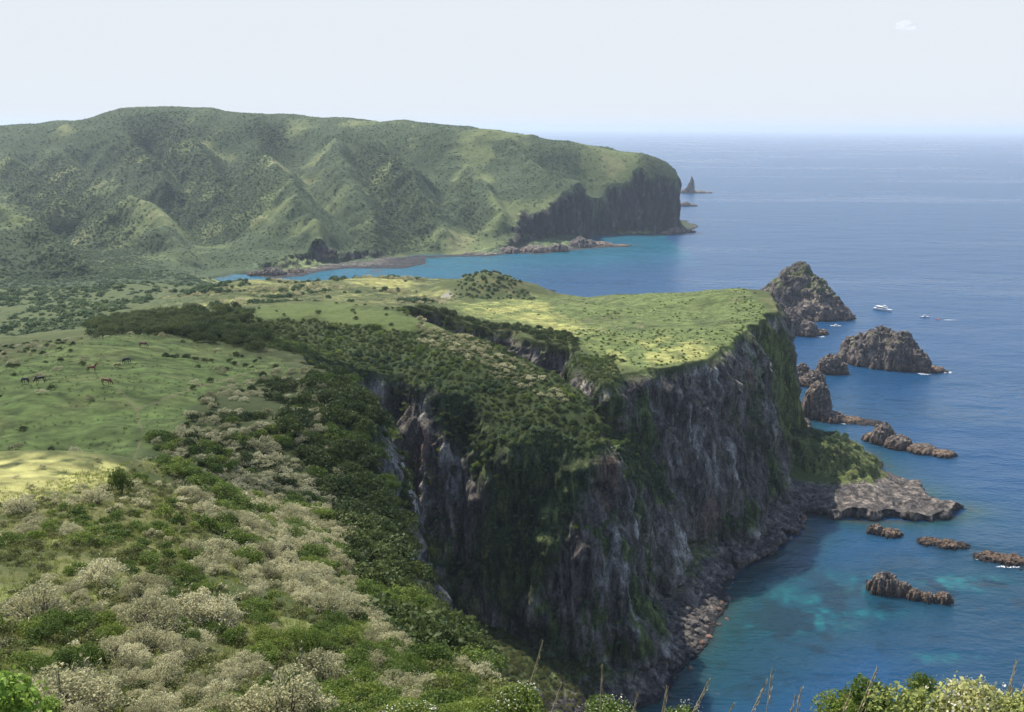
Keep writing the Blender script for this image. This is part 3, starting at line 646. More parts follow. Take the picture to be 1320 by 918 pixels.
for s in range(5):
    _, paths = wispy(s, 10, .145); a_ = lobed(200 + s, 4300, .056, 34, .8, .15, .5); b_ = wispy(s, 700, .09)[0]
    vfl = (np.concatenate([a_[0], b_[0]]), np.concatenate([a_[1], b_[1] + len(a_[0])]), np.concatenate([a_[2], b_[2]])); HI_S.append(mk('silver_foliage', vfl, M_SILV))
    V, F = tubes(paths); HI_B.append(mk('silver_branches', (V, F), M_BARK))
HI_G = [mk('green_foliage', lobed(20 + s, 2600, .085, 16, .8, .25, .8), M_GREEN) for s in range(5)]
_st = [([(0, 0, -.1), (.05 * s, .04, .25), (.12 * s, .1, .5)], .035) for s in (-2, 1, 2)] + [([(0, 0, -.1), (.0, -.08, .3), (.05, -.25, .6)], .03)]
GB = mk('green_branches', tubes(_st, 4), M_BARK)
HI_T = [mk('tree_crown', lobed(40 + s, 4200, .062, 22, .8, .25, .75), M_DARK) for s in range(5)]
TRUNK = mk('tree_trunk', tubes([([(0, 0, -.3), (.02, .01, .2), (.05, .03, .6)], .07), ([(.02, .01, .2), (.2, .1, .5)], .035), ([(.02, .01, .15), (-.18, .08, .45)], .035), ([(.02, .01, .25), (-.02, -.2, .55)], .03)], 5), M_BARK)
def proto(name, meshes):
    c = bpy.data.collections.new(name)
    for i, me in enumerate(meshes):
        o = bpy.data.objects.new(name + '_source', me); c.objects.link(o)
    return c
LO_S = proto('silver_scrub', [mk('silver_scrub', lobed(60 + s, 420, .17, 18, .8, .15, .6), M_SILV) for s in range(4)])
LO_G = proto('green_scrub', [mk('green_scrub', lobed(70 + s, 600, .17, 12, .75, .2, .9), M_GREEN) for s in range(4)])
LO_T = proto('dark_scrub', [mk('dark_scrub', lobed(80 + s, 700, .16, 14, .75, .2, .85), M_DARK) for s in range(4)])
FA_G = proto('hill_scrub', [mk('hill_scrub', lobed(90 + s, 110, .44, 7), M_FARG) for s in range(4)])
FA_M = proto('slope_scrub', [mk('slope_scrub', lobed(95 + s, 220, .30, 10, .75), M_FARG) for s in range(4)])
RG = proto('ridge_scrub', [mk('ridge_scrub', lobed(230 + s, 220, .26, 10, .7), leaf_mat('ridge_leaf', (.042, .066, .018), (.09, .125, .032), (.18, .21, .056), .38) if s == 0 else bpy.data.materials['ridge_leaf']) for s in range(4)])
def tuft(seed):
    rng = np.random.default_rng(seed); k = 26; P = rng.normal(size=(k, 3)) * .35; P[:, 2] = .34
    A = unit(rng, k) * .55; A[:, 2] = 1; return leaf_quads(P, A, unit(rng, k), rng.uniform(.6, 1.1, k), .07, rng)
M_TUFT = leaf_mat('dry_grass', (.13, .16, .04), (.24, .27, .07), (.38, .37, .13), .35)
GR = proto('grass_tuft', [mk('grass_tuft', tuft(s), M_TUFT) for s in range(4)])
M_OLIVE = leaf_mat('olive_leaf', (.05, .06, .018), (.115, .13, .036), (.24, .235, .08), .34)
OL = proto('olive_scrub', [mk('olive_scrub', lobed(210 + s, 520, .15, 16, .7, .3, .8), M_OLIVE) for s in range(4)])
M_TUFG = leaf_mat('pasture_blade', (.07, .10, .028), (.13, .165, .048), (.22, .24, .08), .3)
GG = proto('pasture_tuft', [mk('pasture_tuft', tuft(s + 9), M_TUFG) for s in range(4)])
def scatter(name, co, scl, coll, nvar, label, cat, squash=None):
    """a mass of plants nobody could count: points carrying instances"""
    k = len(co)
    if not k: return
    me = bpy.data.meshes.new(name); me.vertices.add(k); me.vertices.foreach_set('co', np.ascontiguousarray(co, np.float32).ravel())
    rng = np.random.default_rng(k)
    a = me.attributes.new('scl', 'FLOAT_VECTOR', 'POINT'); sv = np.stack([scl, scl, scl * (rng.uniform(.75, 1.2, k) if squash is None else squash)], -1); a.data.foreach_set('vector', np.ascontiguousarray(sv, np.float32).ravel())
    a = me.attributes.new('rot', 'FLOAT_VECTOR', 'POINT'); rv = np.stack([rng.uniform(-.15, .15, k), rng.uniform(-.15, .15, k), rng.uniform(0, 6.28, k)], -1); a.data.foreach_set('vector', np.ascontiguousarray(rv, np.float32).ravel())
    a = me.attributes.new('var', 'INT', 'POINT'); a.data.foreach_set('value', rng.integers(0, nvar, k).astype(np.int32))
    o = link(name, me); tag(o, label, cat, None, 'stuff')
    g = bpy.data.node_groups.new(name, 'GeometryNodeTree')
    g.interface.new_socket('Geometry', in_out='INPUT', socket_type='NodeSocketGeometry'); g.interface.new_socket('Geometry', in_out='OUTPUT', socket_type='NodeSocketGeometry')
    N = g.nodes; gi = N.new('NodeGroupInput'); go = N.new('NodeGroupOutput'); ip = N.new('GeometryNodeInstanceOnPoints'); ci = N.new('GeometryNodeCollectionInfo')
    ci.inputs['Collection'].default_value = coll; ci.inputs['Separate Children'].default_value = True; ci.inputs['Reset Children'].default_value = True
    def na(nm, ty):
        q = N.new('GeometryNodeInputNamedAttribute'); q.data_type = ty; q.inputs['Name'].default_value = nm
        return [s for s in q.outputs if s.enabled][0]
    g.links.new(gi.outputs[0], ip.inputs['Points']); g.links.new(ci.outputs[0], ip.inputs['Instance']); ip.inputs['Pick Instance'].default_value = True
    g.links.new(na('var', 'INT'), ip.inputs['Instance Index']); g.links.new(na('scl', 'FLOAT_VECTOR'), ip.inputs['Scale'])
    er = N.new('FunctionNodeEulerToRotation'); g.links.new(na('rot', 'FLOAT_VECTOR'), er.inputs[0]); g.links.new(er.outputs[0], ip.inputs['Rotation'])
    g.links.new(ip.outputs[0], go.inputs[0]); md = o.modifiers.new('scatter', 'NODES'); md.node_group = g
    return o
def candidates(x0, x1, y0, y1, sp, seed):
    rng = np.random.default_rng(seed)
    X, Y = np.meshgrid(np.arange(x0, x1, sp), np.arange(y0, y1, sp)); X = X.ravel(); Y = Y.ravel()
    X = X + rng.uniform(-.48, .48, X.size) * sp; Y = Y + rng.uniform(-.48, .48, X.size) * sp
    s = (np.abs(np.arctan2(X, np.maximum(Y, 1e-3))) < math.radians(36)) & (Y > 1); X = X[s]; Y = Y[s]
    Z, dc, dr, out, T = height(X, Y, True)
    e = .8; sx = (height(X + e, Y) - height(X - e, Y)) / (2 * e); sy = (height(X, Y + e) - height(X, Y - e)) / (2 * e)
    U, V = project(X, Y, Z); s = (dc > 4) & (U > -120) & (U < 1440) & (V < 1010) & (Z > 3)
    return [q[s] for q in (X, Y, Z, U, V, dc, out, np.sqrt(sx * sx + sy * sy))], rng
PL = {k: [] for k in ('silver', 'green', 'dark')}        # x, y, z, radius, zone
MASS = {k: [] for k in ('far', 'slope', 'grass', 'valley', 'tuft', 'olive', 'ridge')}
def add(kind, X, Y, Z, r, sel, zone):
    for i in np.nonzero(sel)[0]: PL[kind].append((X[i], Y[i], Z[i], r[i], zone))
def addm(kind, X, Y, Z, r, sel): MASS[kind].append(np.stack([X, Y, Z, r], 1)[sel])
# near slope and gully
(X, Y, Z, U, V, dc, out, sl), rng = candidates(-125, 20, 22, 215, 1.5, 1)
n = 9 * fbm(X / 9, Y / 9 + 3, oct=3); c1 = fbm(X / 11 + 5, Y / 11, oct=2); c2 = fbm(X / 7 + 50, Y / 7, oct=2); u = rng.random(X.size); q = rng.random(X.size)
wf = reg('fore', U, V, Y, 8, n); wg = reg('gully', U, V, Y, 10, n); ww = np.maximum(reg('wood', U, V, Y, 9, n), reg('wood_low', U, V, Y, 8, n)); wc = reg('crest', U, V, Y, 6, n)
bottom = sstep(640, 760, V)
pf = wf * (1 - ww) * (1 - .95 * wc) * (.40 + .34 * bottom) * sstep(-.5, .1, c1 + .25)
isg = c2 + .35 * (rng.random(X.size) - .5) > (-.06 + .06 * bottom)
ok = u < pf
add('silver', X, Y, Z, .42 + .85 * q ** 1.6 + .7 * (q > .94), ok & ~isg, 'near'); add('green', X, Y, Z, .4 + .85 * q ** 1.6, ok & isg, 'near')
ok = (u < wg * (1 - ww) * .62) & (wf < .5)
add('silver', X, Y, Z, 1.0 + .9 * q, ok & (c2 < .12), 'gully'); add('green', X, Y, Z, 1.0 + 1.0 * q, ok & (c2 >= .12), 'gully')
lo = (u < .10 * wc)
add('silver', X, Y, Z, .5 + .4 * q, lo & (q < .4), 'crest')
(X, Y, Z, U, V, dc, out, sl), rng = candidates(-125, 20, 22, 215, 1.05, 51)
n = 9 * fbm(X / 9, Y / 9 + 3, oct=3); c3 = fbm(X / 6 + 15, Y / 6, oct=3); u = rng.random(X.size); q = rng.random(X.size)
w = np.maximum(reg('fore', U, V, Y, 8, n), reg('gully', U, V, Y, 10, n)) * (1 - .96 * reg('crest', U, V, Y, 6, n))
addm('olive', X, Y, Z - .05, .28 + .5 * q ** 1.6, u < w * sstep(-.35, .2, c3) * .72)
# dark wood on the cliff shoulder
(X, Y, Z, U, V, dc, out, sl), rng = candidates(-110, 20, 45, 275, 2.5, 2)
n = 9 * fbm(X / 9, Y / 9 + 3, oct=3); u = rng.random(X.size); q = rng.random(X.size); c2 = fbm(X / 12 + 50, Y / 12, oct=2)
ww = np.maximum(reg('wood', U, V, Y, 9, n), reg('wood_low', U, V, Y, 8, n)); edge = (out > 0) & (out < 6) & (Y > 60) & (Z > 60)
sil = sstep(470, 400, U + 2 * n) * (Y > 140); mixz = sstep(-8, 8, sdf([(230, 590), (262, 508), (330, 482), (400, 484), (360, 545), (395, 600), (440, 660), (330, 640)], U.astype(np.float32), V.astype(np.float32)) + n) * (Y > 120) * (Y < 270)
ok = (u < np.maximum(ww, .75 * edge)) & ~(((sil > .5)) & (u < .45))
add('dark', X, Y, Z - .3, 1.6 + 2.3 * q ** 1.5, ok & (c2 < .22), 'wood'); add('green', X, Y, Z - .2, 1.3 + 1.3 * q, ok & (c2 >= .22), 'wood')
add('silver', X, Y, Z, 1.0 + 1.1 * q, (u < .3 * ww) & (sil > .5), 'woodsilver')
add('silver', X, Y, Z, .8 + 1.0 * q, (u < .30 * mixz) & (c2 > .0), 'woodsilver'); add('dark', X, Y, Z, .9 + 1.1 * q, (u < .6 * mixz) & (c2 <= .0), 'wood')
# meadow and its saddle
(X, Y, Z, U, V, dc, out, sl), rng = candidates(-190, -20, 130, 330, 4.0, 3)
u = rng.random(X.size); q = rng.random(X.size); c2 = fbm(X / 14 + 50, Y / 14, oct=2); wm = reg('meadow', U, V, Y, 8)
left = sstep(120, 40, U) * sstep(520, 470, V); low = sstep(545, 575, V); right = sstep(225, 270, U)
pm = wm * (.008 + .5 * left + .16 * low + .25 * right) + (1 - wm) * .6 * ((U < 290) & (V > 425) & (V < 620) & (Y > 150))
ok = (u < pm * .9)
add('dark', X, Y, Z, .7 + .9 * q, ok & (q < .55), 'meadow'); add('silver', X, Y, Z, .7 + .9 * q, ok & (q >= .55), 'meadow')
# second ridge, rim of the big cliff
(X, Y, Z, U, V, dc, out, sl), rng = candidates(-210, 50, 290, 490, 2.9, 4)
u = rng.random(X.size); q = rng.random(X.size); c2 = fbm(X / 16 + 50, Y / 16, oct=3); n = 7 * fbm(X / 9, Y / 9 + 3, oct=3)
ws = reg('spur_silver', U, V, Y, 8, n); wd = reg('spur_dark', U, V, Y, 6, n); wgr = reg('spur_grass', U, V, Y, 5, n * .6); wr = reg('rim_bush', U, V, Y, 4, n * .5)
spur = (Y < 425) & (Y > 300) & (U > 290) & (V > 400) & (Z > 40) & (wgr < .5)
isS = ws > .5
add('dark', X, Y, Z, 2.4 + 2.0 * q, (u < .55 * wd), 'ridge')
add('dark', X, Y, Z, 1.7 + 1.5 * q, (u < .6 * wr), 'rim')
add('dark', X, Y, Z, .9 + 1.2 * q, spur & (wd < .3) & ~isS & (u < .22) & (c2 < -.05) & (out < 22), 'spur')
add('green', X, Y, Z, .8 + 1.1 * q, spur & (wd < .3) & ~isS & (u < .3) & (c2 >= -.05) & (out < 22), 'spur')
add('silver', X, Y, Z, 1.2 + .8 * q, isS & (u < .34), 'spur')
add('dark', X, Y, Z, .7 + .7 * q, (wgr > .5) & (u < .05), 'spur')
(X, Y, Z, U, V, dc, out, sl), rng = candidates(-140, 45, 300, 440, 1.45, 61)
u = rng.random(X.size); q = rng.random(X.size); n = 7 * fbm(X / 9, Y / 9 + 3, oct=3); c2 = fbm(X / 12 + 50, Y / 12, oct=3)
ws = reg('spur_silver', U, V, Y, 8, n); wgr = reg('spur_grass', U, V, Y, 5, n * .6); sp_ = (Y < 428) & (U > 280) & (V > 398) & (Z > 40) & (out < 20) & (wgr < .5)
addm('ridge', X, Y, Z - .15, .55 + .8 * q ** 1.5, sp_ & (u < .85 - .25 * ws) & (c2 > -.5))
for i in np.nonzero((ws > .4) & sp_ & (rng.random(X.size) < .22))[0]: PL['silver'].append((X[i], Y[i], Z[i], .55 + .7 * q[i], 'spur'))
# plateau and inland
(X, Y, Z, U, V, dc, out, sl), rng = candidates(-330, 160, 375, 800, 3.2, 5)
u = rng.random(X.size); q = rng.random(X.size); c2 = fbm(X / 18 + 50, Y / 18, oct=3); c3 = fbm(X / 45, Y / 45 + 7, oct=2)
wp = reg('plateau', U, V, Y, 4); wps = reg('plateau_scrub', U, V, Y, 8, 10 * c2); wi = reg('inland', U, V, Y, 4); wk = reg('knob', U, V, Y, 3)
edge = (dc > 5) & (out < 8) & (U > 740) & (V > 425)
ps = wp * (.015 + .42 * wps * sstep(.0, .3, c2) + .5 * sstep(930, 955, U) * (V < 440) + .22 * ((U > 640) & (U < 800) & (V > 430))) 
ok = u < ps + .5 * edge * wp
add('dark', X, Y, Z - .1, .4 + .6 * q, ok & (q < .25), 'plateau'); add('green', X, Y, Z - .15, .35 + .65 * q, ok & (q >= .25), 'plateau')
ok = (u < wi * .55 * sstep(-.15, .2, c3 + .5 * c2))
add('silver', X, Y, Z, 1.4 + 1.3 * q, ok & (c2 < .15), 'inland'); addm('slope', X, Y, Z, 1.4 + 1.6 * q, ok & (c2 >= .15))
addm('slope', X, Y, Z, .8 + 1.1 * q, u < wk * .5)
# grazed tufts on the pasture and the plateau
(X, Y, Z, U, V, dc, out, sl), rng = candidates(-190, 150, 135, 640, 1.9, 31)
u = rng.random(X.size); q = rng.random(X.size); c2 = fbm(X / 7, Y / 7 + 9, oct=3)
w = np.maximum.reduce([reg('meadow', U, V, Y, 8), reg('plateau', U, V, Y, 4), reg('inland', U, V, Y, 4)])
addm('tuft', X, Y, Z - .05, .30 + .35 * q, u < w * sstep(-.2, .3, c2) * .75)
# growth on the cliff ledges
(X, Y, Z, U, V, dc, out, sl), rng = candidates(-70, 175, 250, 560, 2.0, 6)
u = rng.random(X.size); q = rng.random(X.size); c2 = fbm(X / 20 + 70, Y / 20, Z / 38, oct=4)
p = (out > 3) * (Z > 12) * (.6 * sstep(-.08, .2, c2) + .25 * (sl < 1.0)) * (1 + .5 * (U < 760))
addm('slope', X, Y, Z - .2, .6 + .9 * q, u < p * .8)
(X, Y, Z, U, V, dc, out, sl), rng = candidates(122, 192, 462, 525, 2.2, 16)
u = rng.random(X.size); q = rng.random(X.size)
addm('slope', X, Y, Z - .2, .9 + 1.2 * q, (((X - 160) / 17) ** 2 + ((Y - 496) / 15) ** 2 < 1) & (Z > 10) & (u < .85))
# valley and far hills
(X, Y, Z, U, V, dc, out, sl), rng = candidates(-620, 60, 430, 1150, 4.6, 7)
u = rng.random(X.size); q = rng.random(X.size); c2 = fbm(X / 45 + 50, Y / 45, oct=3); wv = ((U < 300) & (V < 440) & (reg('inland', U, V, Y, 4) < .4)) * (dc > 12)
addm('valley', X, Y, Z - .5, 1.6 + 2.8 * q * q, (u < wv * (.18 + .6 * sstep(-.1, .25, c2))) & ((Y > 520) | (U < 170)))
(X, Y, Z, U, V, dc, out, sl), rng = candidates(-1300, 420, 1000, 2250, 4.1, 8)
u = rng.random(X.size); q = rng.random(X.size); a4 = fbm(X / 70, Y / 70 + 30, Z / 70, oct=4); a3 = fbm(X / 45 + 9, Y / 45, oct=4); er = ridged(X / 260 + 3.1, Y / 260, oct=4) - .35
p = sstep(.30, -.25, a4 + .3 * a3 + .35 * er + -.05 * sstep(560, 650, U) - .25 * sstep(230, 170, V) * (U < 480)) * (dc > 22) * (.15 + .85 * (out < 4))
gv = gully(X, Y); p = np.maximum(np.maximum(p, .66 * (dc > 22) * (out < 4) * sstep(.42, .12, a4 + .2 * a3 + .25 * sstep(560, 640, U) - .1 * sstep(300, 200, V)) + .14 * (dc > 22) * (out < 4)), sstep(3, 12, gv) * (dc > 22) * (out < 4))
addm('far', X, Y, Z - 1, 1.2 + 1.6 * q * q + sstep(3, 14, gv), u < p * .9)
# bushes on the steep face of the second ridge and on the lower brink
(X, Y, Z, U, V, dc, out, sl), rng = candidates(-75, 45, 268, 362, 1.9, 21)
u = rng.random(X.size); q = rng.random(X.size); n = 12 * fbm(X / 9, Y / 9 + 3, oct=3); wf_ = reg('spur_face', U, V, Y, 12, n)
c2 = fbm(X / 9 + 50, Y / 9, Z / 14, oct=3)
addm('slope', X, Y, Z - .3, .8 + 1.1 * q, (u < .75 * wf_ * sstep(-.25, .1, c2)) & (Z > 18))
(X, Y, Z, U, V, dc, out, sl), rng = candidates(-40, 30, 26, 130, 1.7, 22)
u = rng.random(X.size); q = rng.random(X.size); n = 9 * fbm(X / 5, Y / 5 + 3, oct=3); w = sstep(-14, 14, sdf([(440, 740), (560, 790), (640, 870), (720, 925), (720, 1000), (430, 1000), (380, 840)], U.astype(np.float32), V.astype(np.float32)) + n)
add('green', X, Y, Z, .6 + .7 * q, (u < w * .75) & (out < 9), 'brink')
(X, Y, Z, U, V, dc, out, sl), rng = candidates(-30, 60, 30, 300, 1.5, 71)
u = rng.random(X.size); q = rng.random(X.size)
addm('olive', X, Y, Z - .1, .5 + .9 * q, (U > 560) & (U < 780) & (V > 770) & (V < 940) & (Z > 3) & (u < .85))
# dry grass on the near slope
(X, Y, Z, U, V, dc, out, sl), rng = candidates(-100, 30, 6, 150, .62, 9)
u = rng.random(X.size); q = rng.random(X.size)
addm('grass', X, Y, Z - .03, .22 + .3 * q, (u < .75 * np.maximum(reg('fore', U, V, Y, 10), .5 * (V > 880))) & (np.abs(U - 600) < 780))
for kk in MASS: MASS[kk] = np.concatenate(MASS[kk])
scatter('hill_woodland', MASS['far'][:, :3], MASS['far'][:, 3], FA_G, 4, 'dark green trees and scrub covering the far hills across the cove', 'woodland', .68)
scatter('valley_woodland', MASS['valley'][:, :3], MASS['valley'][:, 3], FA_M, 4, 'mixed green trees and scrub filling the valley behind the pasture', 'woodland', .72)
scatter('ledge_scrub', MASS['slope'][:, :3], MASS['slope'][:, 3], FA_M, 4, 'low green scrub growing on the cliff ledges and the inland knoll', 'scrub')
scatter('olive_undergrowth', MASS['olive'][:, :3], MASS['olive'][:, 3], OL, 4, 'low olive and yellow green undergrowth between the near shrubs and at the cliff foot', 'undergrowth')
scatter('ridge_scrub', MASS['ridge'][:, :3], MASS['ridge'][:, 3], RG, 4, 'dense low dark green scrub on the second ridge above the cliff', 'scrub')
scatter('pasture_grass', MASS['tuft'][:, :3], MASS['tuft'][:, 3], GG, 4, 'short green grass tufts on the pasture and the cliff plateau', 'grass')
scatter('dry_grass', MASS['grass'][:, :3], MASS['grass'][:, 3], GR, 4, 'dry yellow green grass between the shrubs of the near slope', 'grass')
ZL = {  # what each kind of plant looks like where it grows
 ('silver', 'near'): ('silver grey open shrub in the thicket on the near slope', 'silver shrubs on the near slope'),
 ('silver', 'crest'): ('small silver grey shrub in the pale grass of the near crest', 'silver shrubs on the pale crest'),
 ('silver', 'gully'): ('silver grey shrub in the hollow between near slope and dark wood', 'silver shrubs in the hollow'),
 ('silver', 'woodsilver'): ('silver grey shrub among dark trees beside the horse pasture', 'silver shrubs beside the pasture'),
 ('silver', 'meadow'): ('low silver grey shrub dotted on the shaded horse pasture', 'silver shrubs on the pasture'),
 ('green', 'near'): ('leafy green bush among silver shrubs on the near slope', 'green bushes on the near slope'),
 ('green', 'brink'): ('leafy green bush on the brink at the bottom edge', 'green bushes on the brink'),
 ('green', 'gully'): ('leafy green bush in the hollow below the near slope', 'green bushes in the hollow'),
 ('green', 'wood'): ('rounded mid green bush in the dark wood above the cliff', 'green bushes in the cliff wood'),
 ('dark', 'wood'): ('dense dark green tree in the wood on the cliff shoulder', 'dark trees on the cliff shoulder'),
 ('dark', 'ridge'): ('dark rounded evergreen tree in the grove behind the horse pasture', 'dark trees behind the pasture'),
 ('dark', 'rim'): ('dark green tree along the rim of the recessed rock wall', 'dark trees along the rock rim'),
 ('dark', 'meadow'): ('small dark bush dotted on the shaded horse pasture', 'dark bushes on the pasture'),
}
KIND = {'silver': ('silver_shrub', 'shrub', HI_S, LO_S), 'green': ('green_bush', 'bush', HI_G, LO_G), 'dark': ('dark_tree', 'tree', HI_T, LO_T)}
def plant(kind, x, y, z, r, zone, i):
    nm, cat, hi, _ = KIND[kind]; rr = random.Random(i * 7 + len(nm))
    o = bpy.data.objects.new(nm, None); COL.objects.link(o); o.location = (x, y, z); o.empty_display_size = .3
    o.rotation_euler = (rr.uniform(-.1, .1), rr.uniform(-.1, .1), rr.uniform(0, 6.28)); o.scale = (r, r * rr.uniform(.85, 1.1), r * rr.uniform(.8, 1.15))
    lb = ZL[(kind, zone)]; tag(o, lb[0], cat, lb[1])
    k = i % 5
    link('foliage' if kind != 'dark' else 'crown', hi[k], o)
    if kind == 'silver': link('branches', HI_B[k], o)
    elif kind == 'green': link('branches', GB, o)
    else: link('trunk', TRUNK, o)
    return o
for kind in PL:
    A = PL[kind]
    key = [(-(p[3] / math.hypot(p[0], p[1])) if (kind, p[4]) in ZL else 1) - (10 if p[4] in ('ridge',) and kind == 'dark' else 0) for p in A]
    order = np.argsort(key); single = [i for i in order if key[i] < 0][:290]; st = set(single)
    for j, i in enumerate(single): plant(kind, *A[i], j)
    rest = np.array([A[i][:4] for i in range(len(A)) if i not in st])
    nm = {'silver': 'silver_scrub', 'green': 'green_scrub', 'dark': 'dark_scrub'}[kind]
    lb = {'silver': 'silver grey scrub spread over the middle slopes and inland grass', 'green': 'mid green scrub spread over the middle slopes and ridges', 'dark': 'dark green scrub and trees spread over ridges and plateau'}[kind]
    scatter(nm, rest[:, :3], rest[:, 3], KIND[kind][3], 4, lb, 'scrub')

# ------------------------------------------------------------------ finding the ground
def hit(u, v, y0=4, y1=2200):
    d = ray(u, v); ys = np.exp(np.linspace(math.log(y0), math.log(y1), 3000)); k = ys / d[1]
    x = d[0] * k; z = H + d[2] * k; hz = height(x, ys)
    i = np.argmax(z <= hz)
    return float(x[i]), float(ys[i]), float(hz[i])
def ground(x, y): return float(height(np.array([x]), np.array([y]))[0])
# ------------------------------------------------------------------ sea rocks
M_SROCK = cliff_material('sea_rock', 1.7, 1.2, .85)
def sea_rock(label, lumps, grass=0.0, seed=0, res=None, name='sea_rock', group=None, crag=1.0, depth=.8, cone=0.0):
    """lumps: (u, v of waterline in front, v of top, width in photo px)"""
    L_ = []
    for (u, vb, vt, w) in lumps:
        f = sea(u, vb); y = f[1]; rx = max(w * .5 * y / FPX, .8); ry = rx * depth; cy = y + ry * .75
        a = at(u, vt, cy); L_.append((a[0], cy, max(a[2], .5), rx, ry))
    A = np.array(L_); x0 = (A[:, 0] - A[:, 3] * 1.5).min(); x1 = (A[:, 0] + A[:, 3] * 1.5).max(); y0 = (A[:, 1] - A[:, 4] * 1.5).min(); y1 = (A[:, 1] + A[:, 4] * 1.5).max()
    st = res or max((x1 - x0) / 170, .2)
    X, Y = np.meshgrid(np.arange(x0, x1, st), np.arange(y0, y1, st)); o = seed * 37.7; big = A[:, 3].max(); sc = max(big / 4.2, 1.0)
    Z = np.full(X.shape, -3.0)
    wa = sc * (.8 if A[:, 2].max() > 10 else 1.5); wx = X + wa * fbm(X / sc + o, Y / sc, oct=4); wy = Y + wa * fbm(X / sc, Y / sc + o + 9, oct=4)
    for (cx, cy, h, rx, ry) in L_:
        q = np.sqrt(((wx - cx) / rx) ** 2 + ((wy - cy) / ry) ** 2)
        Z = np.maximum(Z, h * (1.04 - np.where(q < 1, (1 - cone) * (.50 * q ** 1.3 + .56 * q ** 7) + cone * 1.06 * q ** 1.15, 1.06 + (q - 1) * 4)))
    if A[:, 2].max() < 10: Z = Z + (Z > -1) * crag * sc * .55 * fbm(X / sc * 1.6 + o, Y / sc * 1.6, oct=4)
    Z = Z + (Z > -1) * crag * (sc * .30 * (ridged(X / sc * .8 + o, Y / sc * .8, Z / sc * .6, oct=4) - .25) * np.clip(Z / (A[:, 2].max() * .4), .25, 1))
    N = normals(X, Y, Z); d = crag * sc * .34 * (ridged(X / sc * 1.0, Y / sc * 1.0 + o, Z / sc * 2.0, oct=4) - .2)
    d = d + crag * sc * .16 * (ridged(X / sc * 3.1 + o, Y / sc * 3.1, Z / sc * 2.6, oct=3) - .3) + crag * sc * .10 * vnoise(X / sc * 7, Y / sc * 7, Z / sc * 7)
    X2 = X + N[..., 0] * d; Y2 = Y + N[..., 1] * d; Z2 = Z + N[..., 2] * d * .7
    n3 = fbm(X / (sc * .5), Y / (sc * .5), Z / (sc * .5) + o, oct=4); n4 = fbm(X / (sc * .13), Y / (sc * .13), Z / (sc * .13), oct=3)
    c = np.zeros(X.shape + (3,), np.float32) + np.array((.135, .112, .098), np.float32)
    def mx(c, new, w): w = np.clip(w, 0, 1)[..., None]; return c * (1 - w) + np.asarray(new, np.float32) * w
    c = mx(c, (.27, .22, .17), sstep(-.05, .4, n3 + .4 * n4)); c = mx(c, (.07, .06, .058), sstep(.05, .45, -n3 + .3 * n4))
    c = mx(c, (.16, .10, .06), sstep(5, 1.5, Z2 + 2 * n3) * .7); c = mx(c, (.03, .028, .027), sstep(1.7, .7, Z2 + .7 * n4))
    if grass: c = mx(c, (.085, .105, .035), sstep(.35, .65, N[..., 2]) * sstep(-.15, .2, n3 + .3 * n4 + grass - .5) * sstep(.3, .5, Z2 / A[:, 2].max()))
    k = Z > -1.4; k = k[:-1, :-1] | k[1:, 1:]
    o_ = link(name, grid_mesh(name, X2, Y2, Z2, k, {'tint': c, 'rock': np.ones(X.shape + (1,))}), None, M_SROCK)
    return tag(o_, label, 'rock', group)
sea_rock('largest sea stack with a grassy green top beyond the headland tip', [(1030, 408, 340, 112), (1056, 413, 372, 84), (1003, 403, 366, 56), (1078, 413, 396, 44), (1012, 402, 362, 70), (1050, 411, 362, 90), (1022, 405, 349, 60)], .62, 1, cone=.45)
sea_rock('low craggy rock at the foot of the grassy sea stack', [(1020, 432, 398, 40), (1040, 434, 414, 34), (1008, 425, 392, 24), (1056, 432, 424, 22)], 0, 2)
sea_rock('broad brown islet with a jagged crest and a short reef at its side', [(1135, 474, 421, 84), (1163, 478, 429, 60), (1108, 468, 431, 56), (1185, 480, 452, 40), (1098, 462, 440, 34), (1205, 481, 473, 34)], .3, 3, cone=.3)
sea_rock('rounded brown rock just beside the broad islet', [(1072, 483, 457, 38), (1084, 483, 466, 22)], 0, 4)
sea_rock('low two-humped brown rock between cliff and rounded rock', [(1034, 493, 469, 26), (1050, 498, 478, 34), (1042, 499, 485, 42)], 0, 5)
sea_rock('tall pale rock stack with a long flat reef running seaward', [(1055, 541, 492, 42), (1048, 538, 503, 28), (1072, 545, 530, 40), (1095, 546, 538, 42), (1118, 548, 543, 40)], .1, 6)
sea_rock('jagged brown rock with a tapering tail of low reef', [(1140, 574, 546, 34), (1126, 570, 557, 26), (1160, 580, 561, 40), (1190, 586, 573, 44), (1215, 590, 581, 38)], 0, 7)
sea_rock('flat reddish reef behind the grassy knob', [(1066, 581, 571, 28), (1082, 583, 575, 28)], 0, 8)
sea_rock('small low reef rock inside the bay below the promontory', [(1130, 690, 677, 24), (1148, 693, 682, 32)], 0, 9)
sea_rock('long low reef rock off the end of the promontory', [(1200, 704, 696, 36), (1222, 708, 698, 38), (1240, 707, 702, 24)], 0, 10)
sea_rock('outermost low pale reef with white water at one end', [(1275, 724, 715, 42), (1305, 730, 719, 48), (1340, 733, 722, 50)], 0, 11)
sea_rock('dark craggy rock alone in the turquoise bay', [(1142, 768, 738, 40), (1130, 762, 744, 24), (1162, 770, 750, 34)], 0, 12)
sea_rock('dark low lumps trailing the craggy bay rock', [(1180, 774, 759, 24), (1198, 777, 763, 22), (1218, 779, 764, 24)], 0, 13)
sea_rock('pointed grey rock pillar far out beside the headland', [(892, 249, 228, 9), (889, 249, 235, 10), (885, 249, 242, 9)], 0, 14, name='rock_pillar', crag=.3, cone=.35)
